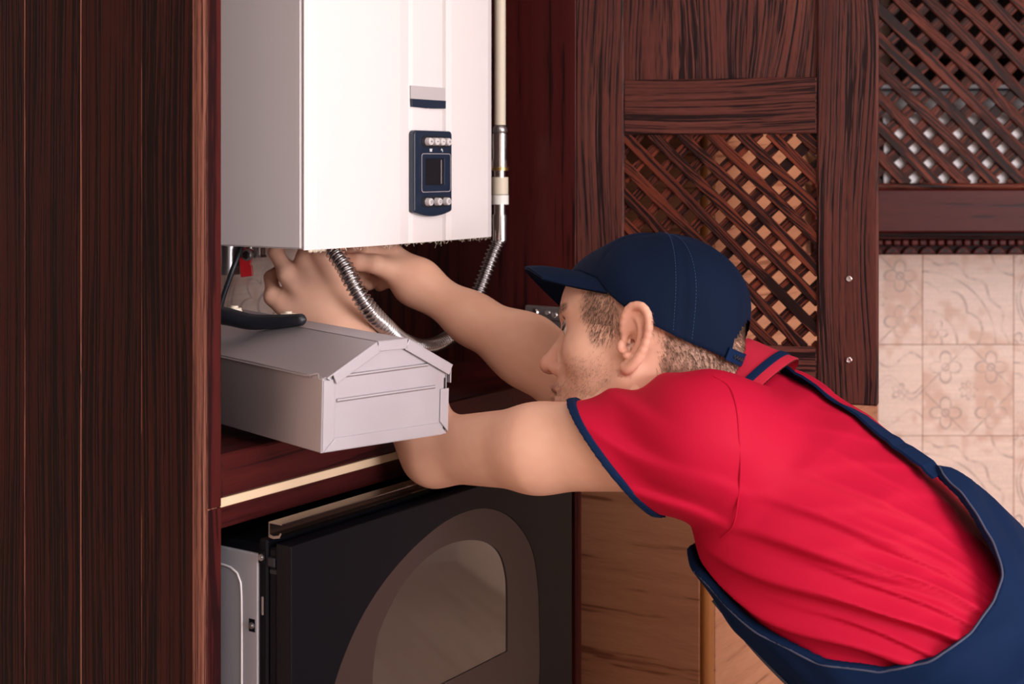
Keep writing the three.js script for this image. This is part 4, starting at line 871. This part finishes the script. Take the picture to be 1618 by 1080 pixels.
/* cap */
{
  const cw = (f, u, l) => HC.clone().addScaledVector(HF, f).addScaledVector(HU, u).addScaledVector(HL, l);
  const CF = -.008, CU = .052, RF = .1145, RL = .0905, RU = .091;
  const RIM = [[-1, -.010], [-.5, .006], [0, .029], [.3, .054], [.5, .076], [.75, .086], [1, .090]], rimU = (c) => { let i = 0; while (i < 5 && RIM[i + 1][0] < c) i++; const a = RIM[i], b = RIM[i + 1]; return a[1] + (b[1] - a[1]) * clamp((c - a[0]) / (b[0] - a[0]), 0, 1); };     // height of the lower edge; c = 1 front, -1 back
  const surf = (a, t, off) => {                                     // a round the head (0 front), t 0 rim .. 1 top
    const c = Math.cos(a), u0 = rimU(c), k0 = (u0 - CU) / RU, th0 = Math.asin(clamp(k0, -.95, .95)), th = th0 + (Math.PI / 2 - th0) * t;
    const rad = Math.cos(Math.max(th, 0) + Math.min(th, 0) * .55);
    const seamA = [0, 58, 118, 180, 242, 302].map((q) => q * Math.PI / 180); let dip = 1; for (const q of seamA) { const e = Math.abs(Math.atan2(Math.sin(a - q), Math.cos(a - q))) * .09 * rad; dip = Math.min(dip, e / .003); }
    const bulge = .0016 * (Math.min(1, dip) - 1) + .0018 * Math.sin(3 * a + .5) * (1 - t) + .0015 * Math.sin(5 * a + 6 * t);
    return cw(CF + (RF + off + bulge) * rad * c, CU + (RU + off + bulge) * Math.sin(th), (RL + off + bulge) * rad * Math.sin(a));
  };
  const shell = (skip) => {
    const na = 144, nt = 36, pos = [], idx = [], id = (i, j, k) => (k * (nt + 1) + j) * (na + 1) + i;
    for (let k = 0; k < 2; k++) for (let j = 0; j <= nt; j++) for (let i = 0; i <= na; i++) { const p = surf(i / na * Math.PI * 2, j / nt, k ? -.0022 : 0); pos.push(p.x, p.y, p.z); }
    for (let j = 0; j < nt; j++) for (let i = 0; i < na; i++) {
      if (skip(i / na * 360, j / nt)) continue;
      for (const k of [0, 1]) { const a = id(i, j, k), b = id(i + 1, j, k), c = id(i, j + 1, k), d = id(i + 1, j + 1, k); k ? idx.push(a, c, b, b, c, d) : idx.push(a, b, c, b, d, c); }
      const wall = (i0, j0, i1, j1) => { const a = id(i0, j0, 0), b = id(i1, j1, 0), c = id(i0, j0, 1), d = id(i1, j1, 1); idx.push(a, c, b, b, c, d); };
      if (!j || skip(i / na * 360, (j - 1) / nt)) wall(i, j, i + 1, j);
    }
    return geoOf(pos, null, null, idx);
  };
  const capMat = navyCloth.clone(); capMat.color.set('#06162f'); capMat.side = THREE.DoubleSide;
  const arch = (d, t) => { const e = Math.abs(d - 180) / 28, q = t / .26; return e * e + q * q < 1; };
  const cap = part(person, 'cap', shell(arch), capMat, 'navy baseball cap with stitched panels');
  // peak: curved bill, thick edge
  const pos = [], idx = [], ns = 40, nt = 14;
  const bill = (s, t, k) => {
    const a = s * 70 * Math.PI / 180, p0 = surf(a, .0, -.001).sub(HC), f0 = p0.dot(HF), u0 = p0.dot(HU), l0 = p0.dot(HL);
    const f1 = .160 - .046 * s * s, l1 = .072 * s, e = 1 - (1 - t) ** 1.3, f = f0 + (f1 - f0) * e, l = l0 + (l1 - l0) * e;
    const arc = .026 * s * s, u = u0 + .004 * Math.sin(t * Math.PI) * (1 - s * s) + ((.094 - .034 * s * s) - u0) * t + .015 * s * t;
    return cw(f, u - k * .003, l);
  };
  for (let k = 0; k < 2; k++) for (let j = 0; j <= nt; j++) for (let i = 0; i <= ns; i++) { const p = bill(i / ns * 2 - 1, j / nt, k); pos.push(p.x, p.y, p.z); }
  const id = (i, j, k) => (k * (nt + 1) + j) * (ns + 1) + i;
  for (let j = 0; j < nt; j++) for (let i = 0; i < ns; i++) for (const k of [0, 1]) { const a = id(i, j, k), b = id(i + 1, j, k), c = id(i, j + 1, k), d = id(i + 1, j + 1, k); k ? idx.push(a, b, c, b, d, c) : idx.push(a, c, b, b, c, d); }
  const edge = (i0, j0, i1, j1) => { const a = id(i0, j0, 0), b = id(i1, j1, 0), c = id(i0, j0, 1), d = id(i1, j1, 1); idx.push(a, b, c, b, d, c); };
  for (let i = 0; i < ns; i++) edge(i, nt, i + 1, nt); for (let j = 0; j < nt; j++) { edge(0, j, 0, j + 1); edge(ns, j, ns, j + 1); }
  sub(cap, 'peak', geoOf(pos, null, null, idx), capMat, 'curved navy peak');
  // stitching beside two seams
  const st = [];
  for (const deg of [112, 124, 300, 304]) for (let i = 0; i < 46; i++) { const t = .03 + i * .0205, a = deg * Math.PI / 180; const p = surf(a, t, .0004), q = surf(a, t + .011, .0004); st.push(tube([p, p.clone().lerp(q, .5), q], .00022, 2, 4)); }
  const stitch = sub(cap, 'stitching', merge(st), std('#3c5c86', .7)); stitch.userData.kind = 'stuff';
  // strap across the opening at the back
  const P = [], D = []; for (let i = 0; i <= 16; i++) { const a = (150 + 60 * i / 16) * Math.PI / 180, p = surf(a, .035, .0012); P.push(p); D.push(p.clone().sub(cw(CF, .03, 0)).normalize()); }
  const strap = sub(cap, 'size_strap', ribbon(P, D, .015, .0018), navyCloth, 'navy size strap');
  for (let i = 2; i < 6; i++) { const p = P[i], d = D[i]; const k = new THREE.TorusGeometry(.0022, .0006, 6, 12).applyQuaternion(new THREE.Quaternion().setFromUnitVectors(V(0, 0, 1), d)).translate(p.x + d.x * .0022, p.y + d.y * .0022, p.z + d.z * .0022); sub(cap, 'snap', k, M.blackPlastic); }
}
renderer.render(scene, camera);
